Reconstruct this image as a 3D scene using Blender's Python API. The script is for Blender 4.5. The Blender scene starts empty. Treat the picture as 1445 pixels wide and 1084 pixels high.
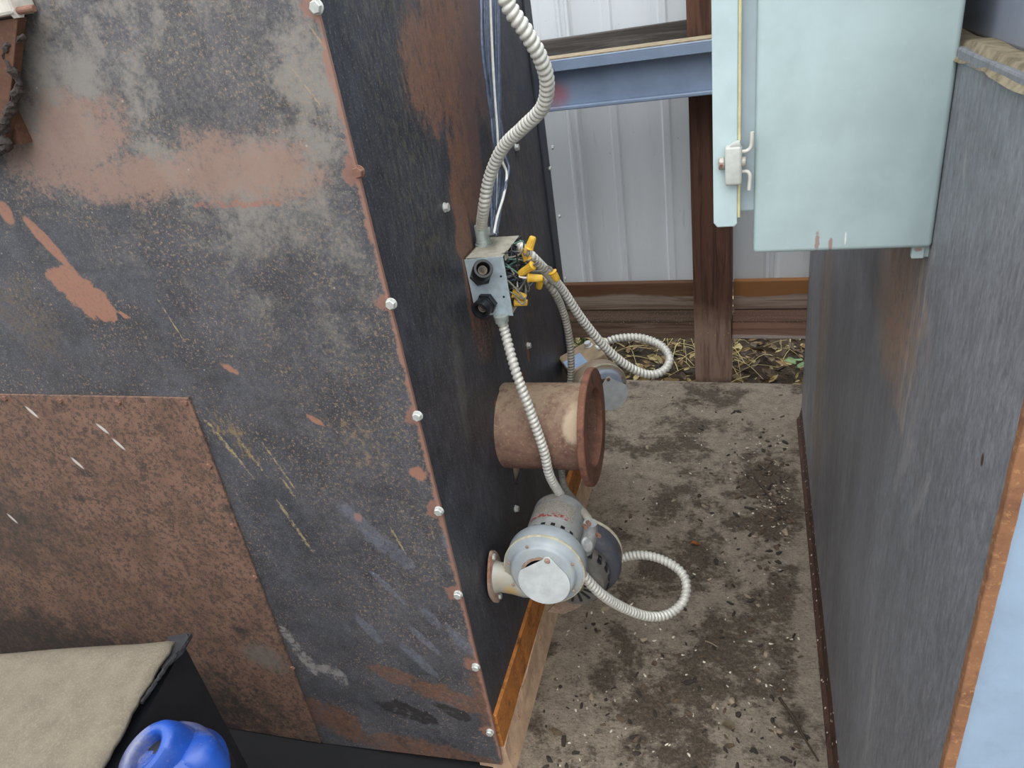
import bpy, bmesh, math, random
from mathutils import Vector, Matrix, Quaternion, noise as mnoise
random.seed(7)
S = bpy.context.scene
COL = S.collection
PI = math.pi
# ------------------------------------------------------------------ camera
F, PX, PY = 1000.0, 722.5, 542.0
RR = Matrix(((0.9401717068, 0.3082737510, -0.1450670745), (0.0281100216, -0.4945255216, -0.8687084293), (-0.3395393767, 0.8126572481, -0.4736044855)))
CAM = Vector((0, 0, 1.45))
cam = bpy.data.cameras.new('camera'); cam.sensor_fit = 'HORIZONTAL'; cam.sensor_width = 36; cam.lens = F/1445*36
cam.clip_start = 0.02
co = bpy.data.objects.new('camera', cam); COL.objects.link(co)
m = Matrix.Identity(4)
for i in range(3):
    m[i][0] = RR[0][i]; m[i][1] = -RR[1][i]; m[i][2] = -RR[2][i]; m[i][3] = CAM[i]
co.matrix_world = m
S.camera = co

def FR(loc, rz=0.0):
    return Matrix.Translation(Vector(loc)) @ Matrix.Rotation(rz, 4, 'Z')
def up(M, u, v, ax, val):
    """the point of plane (axis ax = val, in frame M) that the photo shows at pixel u, v; in frame coordinates"""
    d = RR.transposed() @ Vector(((u-PX)/F, (v-PY)/F, 1.0))
    Mi = M.inverted(); c = Mi @ CAM; d = Mi.to_3x3() @ d
    return c + d*((val-c[ax])/d[ax])
W = Matrix.Identity(4)

# ------------------------------------------------------------------ object helpers
def tag(o, label=None, cat=None, group=None, kind=None):
    if label: o['label'] = label
    if cat: o['category'] = cat
    if group: o['group'] = group
    if kind: o['kind'] = kind
    return o
def empty(name, M, label, cat, group=None):
    o = bpy.data.objects.new(name, None); COL.objects.link(o)
    o.matrix_world = M; o.empty_display_size = .05
    return tag(o, label, cat, group)
def obj(name, bm, mat, parent=None, M=None, smooth=None, label=None):
    """links a bmesh as ONE mesh object; coordinates are the parent's (or frame M's)"""
    bmesh.ops.recalc_face_normals(bm, faces=bm.faces)
    me = bpy.data.meshes.new(name); bm.to_mesh(me); bm.free()
    for mm in (mat if isinstance(mat, (list, tuple)) else [mat]): me.materials.append(mm)
    if smooth is not None:
        for p in me.polygons: p.use_smooth = True
        if smooth < 3: me.set_sharp_from_angle(angle=smooth)
    o = bpy.data.objects.new(name, me); COL.objects.link(o)
    if parent: o.parent = parent
    elif M is not None: o.matrix_world = M
    if label: o['label'] = label
    return o
def rebase(o):
    """moves a world-built top-level mesh's origin to its base"""
    me = o.data; vs = [v.co for v in me.vertices]
    c = Vector(((min(v.x for v in vs)+max(v.x for v in vs))/2, (min(v.y for v in vs)+max(v.y for v in vs))/2, min(v.z for v in vs)))
    me.transform(Matrix.Translation(-c)); o.matrix_world = o.matrix_world @ Matrix.Translation(c)
    return o
def put(name, mesh, parent, M, label=None):
    o = bpy.data.objects.new(name, mesh); COL.objects.link(o); o.parent = parent; o.matrix_local = M
    if label: o['label'] = label
    return o

def nb(): return bmesh.new()
def box(bm, lo, hi, bev=0.0, M=None, seg=2, mi=0):
    lo = Vector(lo); hi = Vector(hi)
    t = Matrix.Translation((lo+hi)/2) @ Matrix.Diagonal(((hi-lo).x, (hi-lo).y, (hi-lo).z, 1))
    r = bmesh.ops.create_cube(bm, size=1, matrix=t)
    vs = r['verts']
    if bev:
        es = list({e for v in vs for e in v.link_edges})
        b = bmesh.ops.bevel(bm, geom=es, offset=bev, segments=seg, affect='EDGES', profile=.5)
        vs = list({v for f in b['faces'] for v in f.verts} | {v for v in vs if v.is_valid})
    if M is not None: bmesh.ops.transform(bm, matrix=M, verts=vs)
    if mi:
        for f in {f for v in vs for f in v.link_faces}: f.material_index = mi
    return vs
def frame_from(d, upv=None):
    d = d.normalized()
    a = Vector((0, 0, 1)) if abs(d.z) < .9 else Vector((1, 0, 0))
    if upv is not None: a = upv
    x = a.cross(d).normalized(); y = d.cross(x)
    return x, y, d
def ringed(bm, rings, cap0=True, cap1=True, closed=False):
    """skins successive rings of points"""
    vr = [[bm.verts.new(p) for p in r] for r in rings]
    n = len(vr[0])
    pairs = list(zip(vr, vr[1:])) + ([(vr[-1], vr[0])] if closed else [])
    for a, b in pairs:
        for i in range(n):
            j = (i+1) % n
            bm.faces.new((a[i], a[j], b[j], b[i]))
    if not closed:
        if cap0: bm.faces.new(list(reversed(vr[0])))
        if cap1: bm.faces.new(vr[-1])
    return vr
def lathe(bm, prof, p0, d, seg=32, cap0=True, cap1=True, sx=1.0, closed=False, upv=None):
    """prof = [(radius, distance along d)]"""
    p0 = Vector(p0); x, y, z = frame_from(Vector(d), upv)
    rings = []
    for r, t in prof:
        r = max(r, 1e-4)
        rings.append([p0 + z*t + (x*math.cos(2*PI*k/seg)*sx + y*math.sin(2*PI*k/seg))*r for k in range(seg)])
    return ringed(bm, rings, cap0, cap1, closed)
def cyl(bm, p0, p1, r, seg=20, bev=0.0):
    p0 = Vector(p0); d = Vector(p1)-p0; L = d.length
    pr = [(r, 0), (r, L)] if not bev else [(r-bev, 0), (r, bev), (r, L-bev), (r-bev, L)]
    return lathe(bm, pr, p0, d, seg)
def spline(pts, step):
    P = [Vector(p) for p in pts]
    P = [P[0]*2-P[1]] + P + [P[-1]*2-P[-2]]
    dense = []
    for i in range(1, len(P)-2):
        a, b, c, d = P[i-1:i+3]
        for k in range(40):
            t = k/40
            dense.append(.5*((2*b)+(c-a)*t+(2*a-5*b+4*c-d)*t*t+(3*b-a-3*c+d)*t**3))
    dense.append(P[-2])
    out = [dense[0]]; acc = 0
    L = sum((dense[i+1]-dense[i]).length for i in range(len(dense)-1))
    n = max(2, int(round(L/step))); st = L/n
    for i in range(len(dense)-1):
        a, b = dense[i], dense[i+1]; l = (b-a).length
        while acc + l >= st - 1e-9 and len(out) < n:
            t = (st-acc)/l; a = a + (b-a)*t; out.append(a); l = (b-a).length; acc = 0
        acc += l
    out.append(dense[-1])
    return out
def tube(bm, pts, r, seg=10, step=.01, corr=0.0, pitch=.008, taper=None, caps=True, raw=False):
    P = [Vector(p) for p in pts] if raw else spline(pts, pitch/10 if corr else step)
    n = len(P); rings = []
    t0 = (P[1]-P[0]).normalized(); x, y, z = frame_from(t0)
    s = 0
    for i in range(n):
        t = (P[min(i+1, n-1)]-P[max(i-1, 0)]).normalized()
        q = z.rotation_difference(t); x = q @ x; x = (x-t*x.dot(t)).normalized(); y = t.cross(x); z = t
        if i: s += (P[i]-P[i-1]).length
        ring = []
        for k in range(seg):
            a = 2*PI*k/seg
            rr = r
            if taper: rr *= taper(i/(n-1))
            if corr:
                w = .5+.5*math.cos(2*PI*s/pitch - a)
                rr = r*(1-corr*(1-w**.4))
            ring.append(P[i] + (x*math.cos(a)+y*math.sin(a))*rr)
        rings.append(ring)
    return ringed(bm, rings, caps, caps)
def prism(bm, poly, ax, a, b, bev=0.0):
    """polygon (2-D, in the two other axes) extruded along axis ax from a to b"""
    def P(p, t):
        return Vector((t, p[0], p[1])) if ax == 0 else Vector((p[0], t, p[1])) if ax == 1 else Vector((p[0], p[1], t))
    v0 = [bm.verts.new(P(p, a)) for p in poly]; v1 = [bm.verts.new(P(p, b)) for p in poly]
    n = len(poly)
    fs = [bm.faces.new(v0), bm.faces.new(list(reversed(v1)))]
    for i in range(n):
        j = (i+1) % n
        fs.append(bm.faces.new((v0[i], v1[i], v1[j], v0[j])))
    bmesh.ops.recalc_face_normals(bm, faces=fs)
    if bev:
        es = list({e for f in fs[:2] for e in f.edges})
        bmesh.ops.bevel(bm, geom=es, offset=bev, segments=2, affect='EDGES', profile=.5)
def sub(bm, cuts=1): bmesh.ops.subdivide_edges(bm, edges=bm.edges[:], cuts=cuts, use_grid_fill=True)
def rough_edges(bm, amp, sc, keep=None):
    for v in bm.verts:
        if keep and keep(v.co): continue
        n = mnoise.noise_vector(v.co*sc); v.co += n*amp

# ------------------------------------------------------------------ material helpers
def lin(c):
    def f(x):
        x /= 255.0
        return x/12.92 if x <= .04045 else ((x+.055)/1.055)**2.4
    return (f(c[0]), f(c[1]), f(c[2]), 1)
class Mat:
    def __init__(s, name, rough=.6, metal=0.0, spec=.5):
        s.m = bpy.data.materials.new(name); s.m.use_nodes = True
        s.t = s.m.node_tree; s.b = s.t.nodes['Principled BSDF']
        s.b.inputs['Roughness'].default_value = rough; s.b.inputs['Metallic'].default_value = metal
        s.b.inputs['Specular IOR Level'].default_value = spec
        tc = s.t.nodes.new('ShaderNodeTexCoord'); s.co = tc.outputs['Object']
        s.c = None
    def N(s, typ, **kw):
        n = s.t.nodes.new(typ)
        for k, v in kw.items(): setattr(n, k, v)
        return n
    def lk(s, a, b):
        if isinstance(a, (int, float)): b.default_value = a
        elif isinstance(a, (tuple, list)): b.default_value = a
        else: s.t.links.new(a, b)
    def mapping(s, sc=(1, 1, 1), loc=(0, 0, 0), rot=(0, 0, 0), typ='POINT'):
        n = s.N('ShaderNodeMapping', vector_type=typ)
        s.lk(s.co, n.inputs['Vector']); n.inputs['Location'].default_value = loc
        n.inputs['Rotation'].default_value = rot; n.inputs['Scale'].default_value = sc
        return n.outputs[0]
    def noise(s, scale, detail=6, rough=.6, sc=None, dist=0, loc=(0, 0, 0), rot=(0, 0, 0)):
        n = s.N('ShaderNodeTexNoise'); n.inputs['Scale'].default_value = scale
        n.inputs['Detail'].default_value = detail; n.inputs['Roughness'].default_value = rough
        n.inputs['Distortion'].default_value = dist
        s.lk(s.mapping(sc or (1, 1, 1), loc, rot) if (sc or loc != (0, 0, 0)) else s.co, n.inputs['Vector'])
        return n.outputs['Fac']
    def voro(s, scale, sc=None, feat='F1'):
        n = s.N('ShaderNodeTexVoronoi', feature=feat); n.inputs['Scale'].default_value = scale
        s.lk(s.mapping(sc) if sc else s.co, n.inputs['Vector'])
        return n.outputs['Distance']
    def ramp(s, f, a, b, lo=0.0, hi=1.0):
        n = s.N('ShaderNodeMapRange', interpolation_type='SMOOTHSTEP')
        s.lk(f, n.inputs[0]); n.inputs[1].default_value = a; n.inputs[2].default_value = b
        n.inputs[3].default_value = lo; n.inputs[4].default_value = hi
        return n.outputs[0]
    def math(s, op, a, b=0.0):
        n = s.N('ShaderNodeMath', operation=op); s.lk(a, n.inputs[0]); s.lk(b, n.inputs[1]); n.use_clamp = op in ('MULTIPLY', 'MAXIMUM')
        return n.outputs[0]
    def mul(s, a, b): return s.math('MULTIPLY', a, b)
    def mx(s, *a):
        r = a[0]
        for x in a[1:]: r = s.math('MAXIMUM', r, x)
        return r
    def mix(s, f, a, b, mode='MIX'):
        n = s.N('ShaderNodeMix', data_type='RGBA', blend_type=mode)
        s.lk(f, n.inputs[0]); s.lk(a, n.inputs[6]); s.lk(b, n.inputs[7])
        return n.outputs[2]
    def base(s, c): s.c = lin(c); return s
    def over(s, f, c):
        s.c = s.mix(f, s.c, lin(c) if isinstance(c, tuple) else c); return s
    def vary(s, scale, lo, hi, **kw):
        """multiplies the colour by a noise between lo and hi"""
        f = s.ramp(s.noise(scale, **kw), .3, .7, lo, hi)
        n = s.N('ShaderNodeCombineColor'); [s.lk(f, n.inputs[i]) for i in range(3)]
        s.c = s.mix(1.0, s.c, n.outputs[0], 'MULTIPLY'); return s
    def blob(s, c, r, rot=(0, 0, 0), soft=.3, wob=.6, nsc=18, amt=1.0):
        """an irregular stain: centre c, radii r (object coordinates), wobbling outline"""
        v = s.mapping(r, c, rot, 'TEXTURE')
        l = s.N('ShaderNodeVectorMath', operation='LENGTH'); s.lk(v, l.inputs[0])
        d = s.math('ADD', l.outputs['Value'], s.mul2(s.math('SUBTRACT', s.noise(nsc, 5, .65), .5), wob*2))
        return s.ramp(d, 1+soft, 1-soft, 0.0, amt)
    def mul2(s, a, b):
        n = s.N('ShaderNodeMath', operation='MULTIPLY'); s.lk(a, n.inputs[0]); s.lk(b, n.inputs[1]); return n.outputs[0]
    def grain(s, f, scale=150, amp=1.1, a=.42, b=.6, sc=None):
        """breaks a soft mask up into fine specks"""
        n = s.math('SUBTRACT', s.math('ADD', s.mul2(s.noise(scale, 6, .8, sc), .65), s.mul2(s.noise(scale*.22, 8, .75, sc), .35)), .5)
        t = s.math('ADD', f, s.mul2(s.mul2(n, amp*2), s.ramp(f, .02, .3)))
        return s.ramp(t, a, b)
    def axis(s, i):
        n = s.N('ShaderNodeSeparateXYZ'); s.lk(s.co, n.inputs[0]); return n.outputs[i]
    def bump(s, h, strength=.3, dist=.004):
        n = s.N('ShaderNodeBump'); n.inputs['Strength'].default_value = strength; n.inputs['Distance'].default_value = dist
        s.lk(h, n.inputs['Height']); s.lk(n.outputs[0], s.b.inputs['Normal']); return s
    def roughness(s, f): s.lk(f, s.b.inputs['Roughness']); return s
    def done(s):
        s.lk(s.c, s.b.inputs['Base Color']); return s.m

def plain(name, c, rough=.5, metal=0.0, vary=.12, scale=30, rust=0.0, rustc=(120, 66, 40), bump=0.0, rs=40):
    M = Mat(name, rough, metal).base(c)
    if vary: M.vary(scale, 1-vary, 1+vary)
    if rust:
        M.over(M.ramp(M.noise(rs, 6, .65), .72-rust, .76-rust+.06), rustc)
    if bump: M.bump(M.noise(scale*4, 4), bump, .002)
    return M.done()

# ------------------------------------------------------------------ frames of the two machines
MA = FR((-.506, .815, 0), .053)        # left housing: x = off its side, y = back along its side, z up
RB = FR((.165, .49, 0), .029)          # right steel box: x into the box, y back along its side
def L(M, ax, val, pts): return [up(M, u, v, ax, val) for u, v in pts]

# ------------------------------------------------------------------ materials
def mat_front():
    M = Mat('black_steel_worn', .52, 0, .5).base((68, 69, 74))
    P = lambda u, v: up(MA, u, v, 1, 0)
    def bl(u, v, rx, rz, ang=0, **k):
        return M.blob(P(u, v), (rx, 5, rz), (0, ang, 0), **k)
    M.vary(9, .72, 1.28); M.vary(70, .8, 1.2, detail=8); M.vary(300, .85, 1.15, detail=2)
    G = M.grain
    # lighter grey-tan tone broken into specks over the upper part of the sheet
    upper_tan = M.mul(M.ramp(M.noise(6, 8, .7), .36, .62), M.mx(bl(260, 60, .4, .3, soft=.6, amt=.95), bl(420, 330, .2, .25, soft=.6, amt=.6)))
    upper_tan = M.mx(upper_tan, bl(200, 60, .5, .3, soft=.6, amt=.42))
    M.over(M.mul(G(upper_tan, 130, .8, .2, .95), .85), (134, 129, 122))
    M.over(M.mul(M.mul(bl(560, 620, .2, .5, soft=.8), M.ramp(M.noise(130, 4, .75), .52, .64, 0, .7)), M.ramp(M.noise(9, 6, .7), .4, .55)), (134, 116, 92))
    # fine speckle of tan rust
    sp = M.mul(M.ramp(M.noise(170, 4, .8), .54, .62), M.ramp(M.noise(8, 6, .65), .42, .58))
    M.over(M.mul(sp, .8), (150, 124, 98))
    M.over(M.mul(M.ramp(M.noise(340, 3, .8), .57, .64), .6), (142, 132, 118))
    # pinkish rust band
    band = M.mx(bl(340, 240, .16, .05, .05, soft=.7, wob=1.0, nsc=12), bl(90, 205, .14, .075, -.35, soft=.7, wob=1.0, nsc=12), bl(215, 250, .2, .04, 0, soft=.7, wob=.9, nsc=12))
    M.over(M.mul(G(M.mul(band, .62), 120, 1.0, .3, .62), .8), (142, 116, 103))
    M.over(M.mul(G(M.mul(bl(330, 288, .1, .007, .06, soft=.6, wob=1.2, nsc=40), .55), 90, 1.3), .7), (146, 98, 82))
    # bare rust patches
    pat = M.mx(bl(66, 342, .011, .045, -.5, wob=.5, nsc=40, soft=.12), bl(112, 410, .034, .054, -.72, wob=1.0, nsc=28, soft=.1), bl(150, 440, .02, .02, .5, wob=1.2, nsc=45, soft=.15), bl(175, 445, .009, .005, .7, wob=1, nsc=90, soft=.15), bl(325, 521, .015, .006, .6, wob=.9, nsc=80, soft=.2),
               bl(445, 593, .015, .006, .6, wob=.9, nsc=80, soft=.2), bl(8, 300, .012, .02, soft=.2), bl(590, 668, .015, .013, soft=.2, wob=.9, nsc=60), bl(505, 730, .008, .01, soft=.3, wob=.9, nsc=60))
    M.over(M.mul(pat, M.ramp(M.noise(160, 4, .75), .3, .55, .6, 1)), (146, 106, 88))
    M.over(M.mul(G(M.mul(bl(40, 450, .1, .12, soft=.7), .5), 140, .9), .55), (104, 88, 70))
    # ochre scratches and drips
    for (u, v, rx, rz, a) in ((330, 640, .003, .07, -.38), (352, 640, .003, .06, -.36), (312, 620, .004, .05, -.4), (395, 660, .002, .07, -.32), (418, 745, .004, .08, -.3),
                              (408, 690, .003, .03, -.3), (240, 450, .0016, .05, -.25), (560, 760, .002, .05, -.25), (612, 760, .0016, .04, .05), (430, 120, .0013, .04, -.5), (455, 62, .0013, .03, -.5)):
        M.over(M.mul(G(M.mul(bl(u, v, rx*1.2, rz, a, wob=.9, nsc=60, soft=.5), .55), 130, 1.5), .75), (158, 138, 104))
    M.over(M.mul(G(M.mul(bl(330, 620, .05, .08, -.3, soft=.7), .45), 90, 1.2, sc=(1, 1, .5)), .7), (136, 114, 82))
    M.over(M.mul(G(M.mul(bl(505, 620, .07, .09, -.3, soft=.7), .42), 80, 1.2), .6), (138, 116, 88))
    # smears of blue-grey paint
    sm = M.mx(bl(525, 755, .02, .1, -.6, wob=.9, soft=.5), bl(560, 780, .02, .05, -.5, wob=1, soft=.5), bl(500, 730, .01, .05, -.4, soft=.6), bl(608, 872, .012, .035, -.5), bl(650, 905, .016, .05, -.55), bl(600, 905, .01, .05, -.6), bl(590, 930, .014, .06, -.6), bl(522, 890, .014, .05, -.5), bl(635, 770, .012, .03, -.2), bl(548, 830, .01, .05, -.6))
    M.over(M.mul(G(M.mul(sm, .62), 110, 1.3, .3, .85), .6), (108, 111, 123))
    # bottom: rust around, primer grey by the patch
    rb = M.mx(bl(640, 985, .12, .03, .3, wob=.9), bl(690, 985, .04, .15, 0, wob=.9), bl(470, 1015, .09, .06, .4, wob=.9), bl(600, 1060, .24, .04, .1, wob=.7), bl(560, 955, .06, .025, .3, wob=1))
    M.over(M.mul(G(M.mul(rb, .62), 70, 1.5, .25, .8), .85), (106, 76, 60)); M.over(M.mul(M.mul(rb, M.ramp(M.noise(120, 5, .8), .52, .64)), .6), (138, 100, 76)); M.over(M.mul(M.mul(rb, M.ramp(M.noise(24, 7, .75), .52, .66)), .7), (66, 54, 48))
    M.over(M.mul(G(M.mul(bl(575, 1005, .075, .03, .35, wob=.8), .6), 50, .9), .9), (44, 42, 42))
    M.over(M.mul(G(M.mul(bl(640, 1005, .05, .02, .5, wob=.8), .6), 50, .9), .9), (46, 43, 42))
    M.over(M.mul(G(M.mul(M.mx(bl(424, 920, .018, .075, -.3, wob=1.2, nsc=22, soft=.5), bl(470, 955, .045, .03, .5, wob=1.6, nsc=30, soft=.6)), .6), 60, 1.6), .85), (138, 134, 130))
    # rust at the bolts and along the edge
    for (u, v) in BOLTS:
        M.over(M.mul(G(M.mul(bl(u-4, v, .02, .019, 0, wob=1.0, nsc=45, soft=.5), .65), 130, .8, .3, .55), .8), (134, 98, 84))
    x = M.axis(0)
    e = M.ramp(M.math('ADD', x, M.mul2(M.math('SUBTRACT', M.noise(26, 6, .75), .5), .035)), -.006, -.001)
    M.over(M.mul(e, .85), (142, 106, 92))
    M.over(M.mul(M.ramp(M.voro(26), .05, .03), .45), (180, 176, 168))
    M.over(M.mul(M.ramp(M.voro(60), .06, .04), .3), (160, 154, 146))
    M.roughness(M.ramp(M.noise(20, 5), .3, .7, .42, .62))
    M.bump(M.noise(160, 4, .7), .2, .001)
    return M.done()
def mat_patch():
    M = Mat('patch_rust_shade', .72).base((116, 88, 73))
    M.vary(14, .8, 1.2)
    M.over(M.mul(M.ramp(M.noise(120, 6, .8, (1, 1, 1)), .49, .56), .85), (62, 53, 49))
    M.over(M.ramp(M.noise(20, 6, .7), .55, .68, 0, .85), (52, 47, 46))
    M.over(M.mul(M.ramp(M.noise(200, 3, .7), .6, .68), .7), (146, 116, 94))
    P = lambda u, v: up(MA, u, v, 1, 0)
    M.over(M.mul(M.grain(M.mul(M.blob(P(20, 740), (.2, 5, .16), soft=.8), .55), 90, .9, .2, .8), .85), (62, 56, 50))  # soot stains here and on the next line, with lower-left shade painted in
    M.over(M.mul(M.grain(M.mul(M.blob(P(150, 960), (.55, 5, .24), (0, .2, 0), soft=.5, wob=.5), .65), 90, .9, .2, .75), .92), (46, 42, 39))
    M.over(M.blob(P(375, 925), (.05, 5, .035), (0, .4, 0), soft=.5, amt=.6), (110, 106, 100))
    for (u, v, a) in ((48, 580, -.6), (147, 603, -.7), (20, 730, -.5), (170, 625, -.6), (112, 652, -.6)):
        M.over(M.blob(P(u, v), (.0035, 5, .014), (0, a, 0), wob=.3, amt=.9), (196, 190, 184))
    M.bump(M.noise(180, 4, .7), .2, .001)
    return M.done()
def mat_side():
    M = Mat('black_steel_side', .5, 0, .5).base((52, 54, 61))
    M.vary(8, .7, 1.3); M.vary(80, .7, 1.3, sc=(1, 1, .25)); M.vary(260, .8, 1.2, detail=2)
    P = lambda u, v: up(MA, u, v, 0, 0)
    def bl(u, v, ry, rz, a=0, **k): return M.blob(P(u, v), (5, ry, rz), (a, 0, 0), **k)
    M.over(M.mul(bl(560, 120, .1, .5, soft=.7), M.ramp(M.noise(110, 4, .7, (1, 1, .4)), .45, .65, 0, .5)), (104, 98, 78))
    rust = M.mx(bl(640, 60, .17, .17, 0, soft=.35, wob=.5), bl(660, 190, .075, .19, -.12, soft=.3, wob=.5), bl(655, 330, .045, .2, -.1, soft=.4, wob=.7), bl(600, 100, .09, .1, 0, soft=.4))
    M.over(M.mul(M.grain(M.mul(rust, .66), 110, 1.3, .25, .75, (1, 1, .45)), .85), (124, 88, 68)); M.over(M.mul(M.mul(rust, M.ramp(M.noise(60, 6, .8, (1, 1, .4)), .5, .65)), .55), (136, 92, 64)); M.over(M.mul(M.mul(rust, M.ramp(M.noise(170, 4, .8), .55, .64)), .5), (150, 122, 100))
    pur = M.mx(bl(675, 40, .08, .2, 0, soft=.5, wob=.4), bl(672, 200, .04, .2, -.12, soft=.5))
    M.over(M.mul(M.grain(M.mul(pur, .7), 100, 1.0, .25, .7), .75), (98, 74, 70))
    M.over(M.mul(bl(685, 470, .06, .05, soft=.6, wob=.9), M.ramp(M.noise(140, 4, .7), .48, .6)), (134, 98, 78))
    # tan dust on the rear part
    M.over(M.mul(bl(735, 300, .2, .3, soft=.7, wob=.8), M.ramp(M.noise(90, 4, .75, (1, 1, .3)), .45, .65, 0, .6)), (110, 92, 70))
    M.over(M.mul(M.ramp(M.noise(240, 2, .8), .6, .66), .5), (124, 120, 116))
    M.over(M.mul(M.ramp(M.noise(60, 3, .7, (3, 3, .5)), .63, .7), .35), (130, 134, 142))
    M.over(bl(650, 545, .02, .1, -.2, soft=.5, amt=.25), (110, 108, 104))
    for (u, v) in ((747, 495), (702, 585), (742, 540)):
        M.over(bl(u, v, .007, .03, 0, wob=.8, nsc=50, amt=.85), (150, 84, 48))
    M.over(bl(720, 1010, .1, .05, 0, wob=.8, amt=.8), (118, 72, 44))
    M.bump(M.noise(150, 4, .7), .12, .001)
    return M.done()
def mat_rbox():
    M = Mat('grey_painted_steel', .46, 0, .5).base((116, 117, 121))
    M.vary(6, .85, 1.15, sc=(1, 1, .5)); M.vary(130, .8, 1.2, sc=(1, 1, .3), detail=8); M.vary(320, .85, 1.15, sc=(1, 1, .5), detail=2)
    P = lambda u, v: up(RB, u, v, 0, 0)
    def bl(u, v, ry, rz, a=0, **k): return M.blob(P(u, v), (5, ry, rz), (a, 0, 0), **k)
    M.over(M.mul(M.ramp(M.noise(110, 6, .8, (1, 1, .25)), .56, .66), .5), (154, 151, 147))
    M.over(bl(1165, 450, .08, .6, 0, soft=.6, wob=.6, amt=.45), (122, 110, 94))
    M.over(bl(1157, 480, .035, .35, 0, soft=.5, wob=.7, amt=.5), (122, 98, 74))
    M.over(M.mul(bl(1265, 425, .13, .11, 0, soft=.5, wob=1), M.ramp(M.noise(120, 5, .75, (1, 1, .5)), .36, .52)), (156, 130, 112))
    M.over(M.mul(bl(1265, 410, .06, .07, 0, soft=.5, wob=1), M.ramp(M.noise(170, 3, .75, (1, 1, .6)), .58, .64)), (134, 84, 60))
    M.over(bl(1230, 370, .14, .05, 0, soft=.6, amt=.5), (88, 83, 80))
    M.over(M.mul(bl(1290, 470, .05, .12, -.1, soft=.5, wob=1), M.ramp(M.noise(60, 5, .75, (1, 1, .15)), .5, .6, 0, .6)), (172, 160, 150))
    for (u, v, ry, rz, a) in ((1275, 655, .012, .07, .5), (1300, 700, .008, .06, .45), (1190, 700, .006, .1, 0), (1361, 235, .004, .012, -.2), (1230, 980, .012, .12, -.1)):
        M.over(bl(u, v, ry, rz, a, wob=1.2, nsc=60, amt=.3), (158, 154, 150))
    M.over(bl(1386, 649, .003, .006, 0, wob=.3), (70, 54, 42))
    M.roughness(M.ramp(M.noise(30, 4, .6, (1, 1, .3)), .3, .7, .38, .58))
    M.bump(M.noise(140, 4, .7, (1, 1, .4)), .15, .001)
    return M.done()
def mat_floor():
    M = Mat('dirty_concrete', .9, 0, .3).base((146, 134, 118))
    M.vary(30, .8, 1.15); M.vary(160, .85, 1.15)
    n = M.noise(5.5, 9, .72, dist=.3)
    P = lambda u, v: up(W, u, v, 2, 0)
    def bl(u, v, rx, ry, a=0, **k): return M.blob(P(u, v), (rx, ry, 5), (0, 0, a), **k)
    more = M.mx(bl(1000, 800, .14, .12, soft=.5), bl(1080, 690, .12, .2, soft=.5), bl(1000, 1000, .22, .25, soft=.7, amt=.8), bl(900, 950, .2, .2, soft=.6, amt=.5), bl(960, 640, .1, .1, soft=.5, amt=.7))
    less = M.mx(bl(1100, 580, .12, .14, soft=.4), bl(815, 910, .06, .2, soft=.4, amt=.7), bl(860, 680, .06, .2, soft=.4, amt=.5), bl(1150, 900, .04, .3, soft=.4, amt=.8), bl(1010, 740, .1, .02, -.8, amt=.5))  # less dirt; the first patch paints in the brighter light at the back
    t = M.math('ADD', n, M.mul2(more, .09)); t = M.math('SUBTRACT', t, M.mul2(less, .17))
    t = M.math('ADD', t, M.mul2(M.math('SUBTRACT', M.noise(45, 8, .8, (1, 1.6, 1)), .5), .35))
    dirt = M.ramp(t, .475, .6)
    M.over(M.mul(dirt, M.ramp(M.noise(110, 5, .75), .3, .6, .6, 1)), (76, 66, 55))
    M.over(M.mul(M.ramp(M.noise(16, 8, .8), .56, .64), .6), (60, 51, 43))
    M.over(M.mul(M.ramp(M.noise(80, 6, .8, (1, 2.4, 1)), .54, .6), .6), (70, 61, 53))
    M.over(M.mul(M.ramp(M.voro(40), .09, .06), .6), (172, 162, 146))
    M.over(M.mul(M.ramp(M.voro(75), .07, .05), .5), (36, 31, 28))
    h = M.math('ADD', M.mul2(M.noise(22, 8, .75), 1.0), M.mul2(M.noise(120, 5, .75), .5))
    M.bump(h, .9, .012)
    return M.done()
def mat_wood(name, base, dark, light, grain=(1, 1, .06), rough=.8, rings=None):
    M = Mat(name, rough, 0, .25).base(base)
    g = M.noise(38, 7, .7, grain, .6)
    M.over(M.ramp(g, .42, .62, 0, .9), dark)
    M.over(M.ramp(M.noise(90, 5, .7, grain), .58, .7, 0, .5), light)
    M.bump(g, .35, .003)
    return M
def mat_post():
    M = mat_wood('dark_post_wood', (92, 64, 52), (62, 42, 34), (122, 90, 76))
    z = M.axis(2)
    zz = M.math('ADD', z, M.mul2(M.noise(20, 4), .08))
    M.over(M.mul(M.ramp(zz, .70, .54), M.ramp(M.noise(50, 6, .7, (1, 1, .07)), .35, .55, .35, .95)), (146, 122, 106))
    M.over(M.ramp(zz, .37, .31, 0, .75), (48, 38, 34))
    M.over(M.mul(M.ramp(M.math('ABSOLUTE', M.math('SUBTRACT', z, .51)), .014, .006), M.ramp(M.voro(90), .25, .2)), (186, 150, 100))
    return M.done()
def mat_steel(name, c, rough=.4, chips=(88, 48, 32), amt=.72, **k):
    M = Mat(name, rough, k.get('metal', 0), .5).base(c)
    M.vary(12, .92, 1.08)
    M.over(M.mul(M.ramp(M.noise(34, 5, .7), amt, amt+.03), 1.0), chips)
    return M
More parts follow.
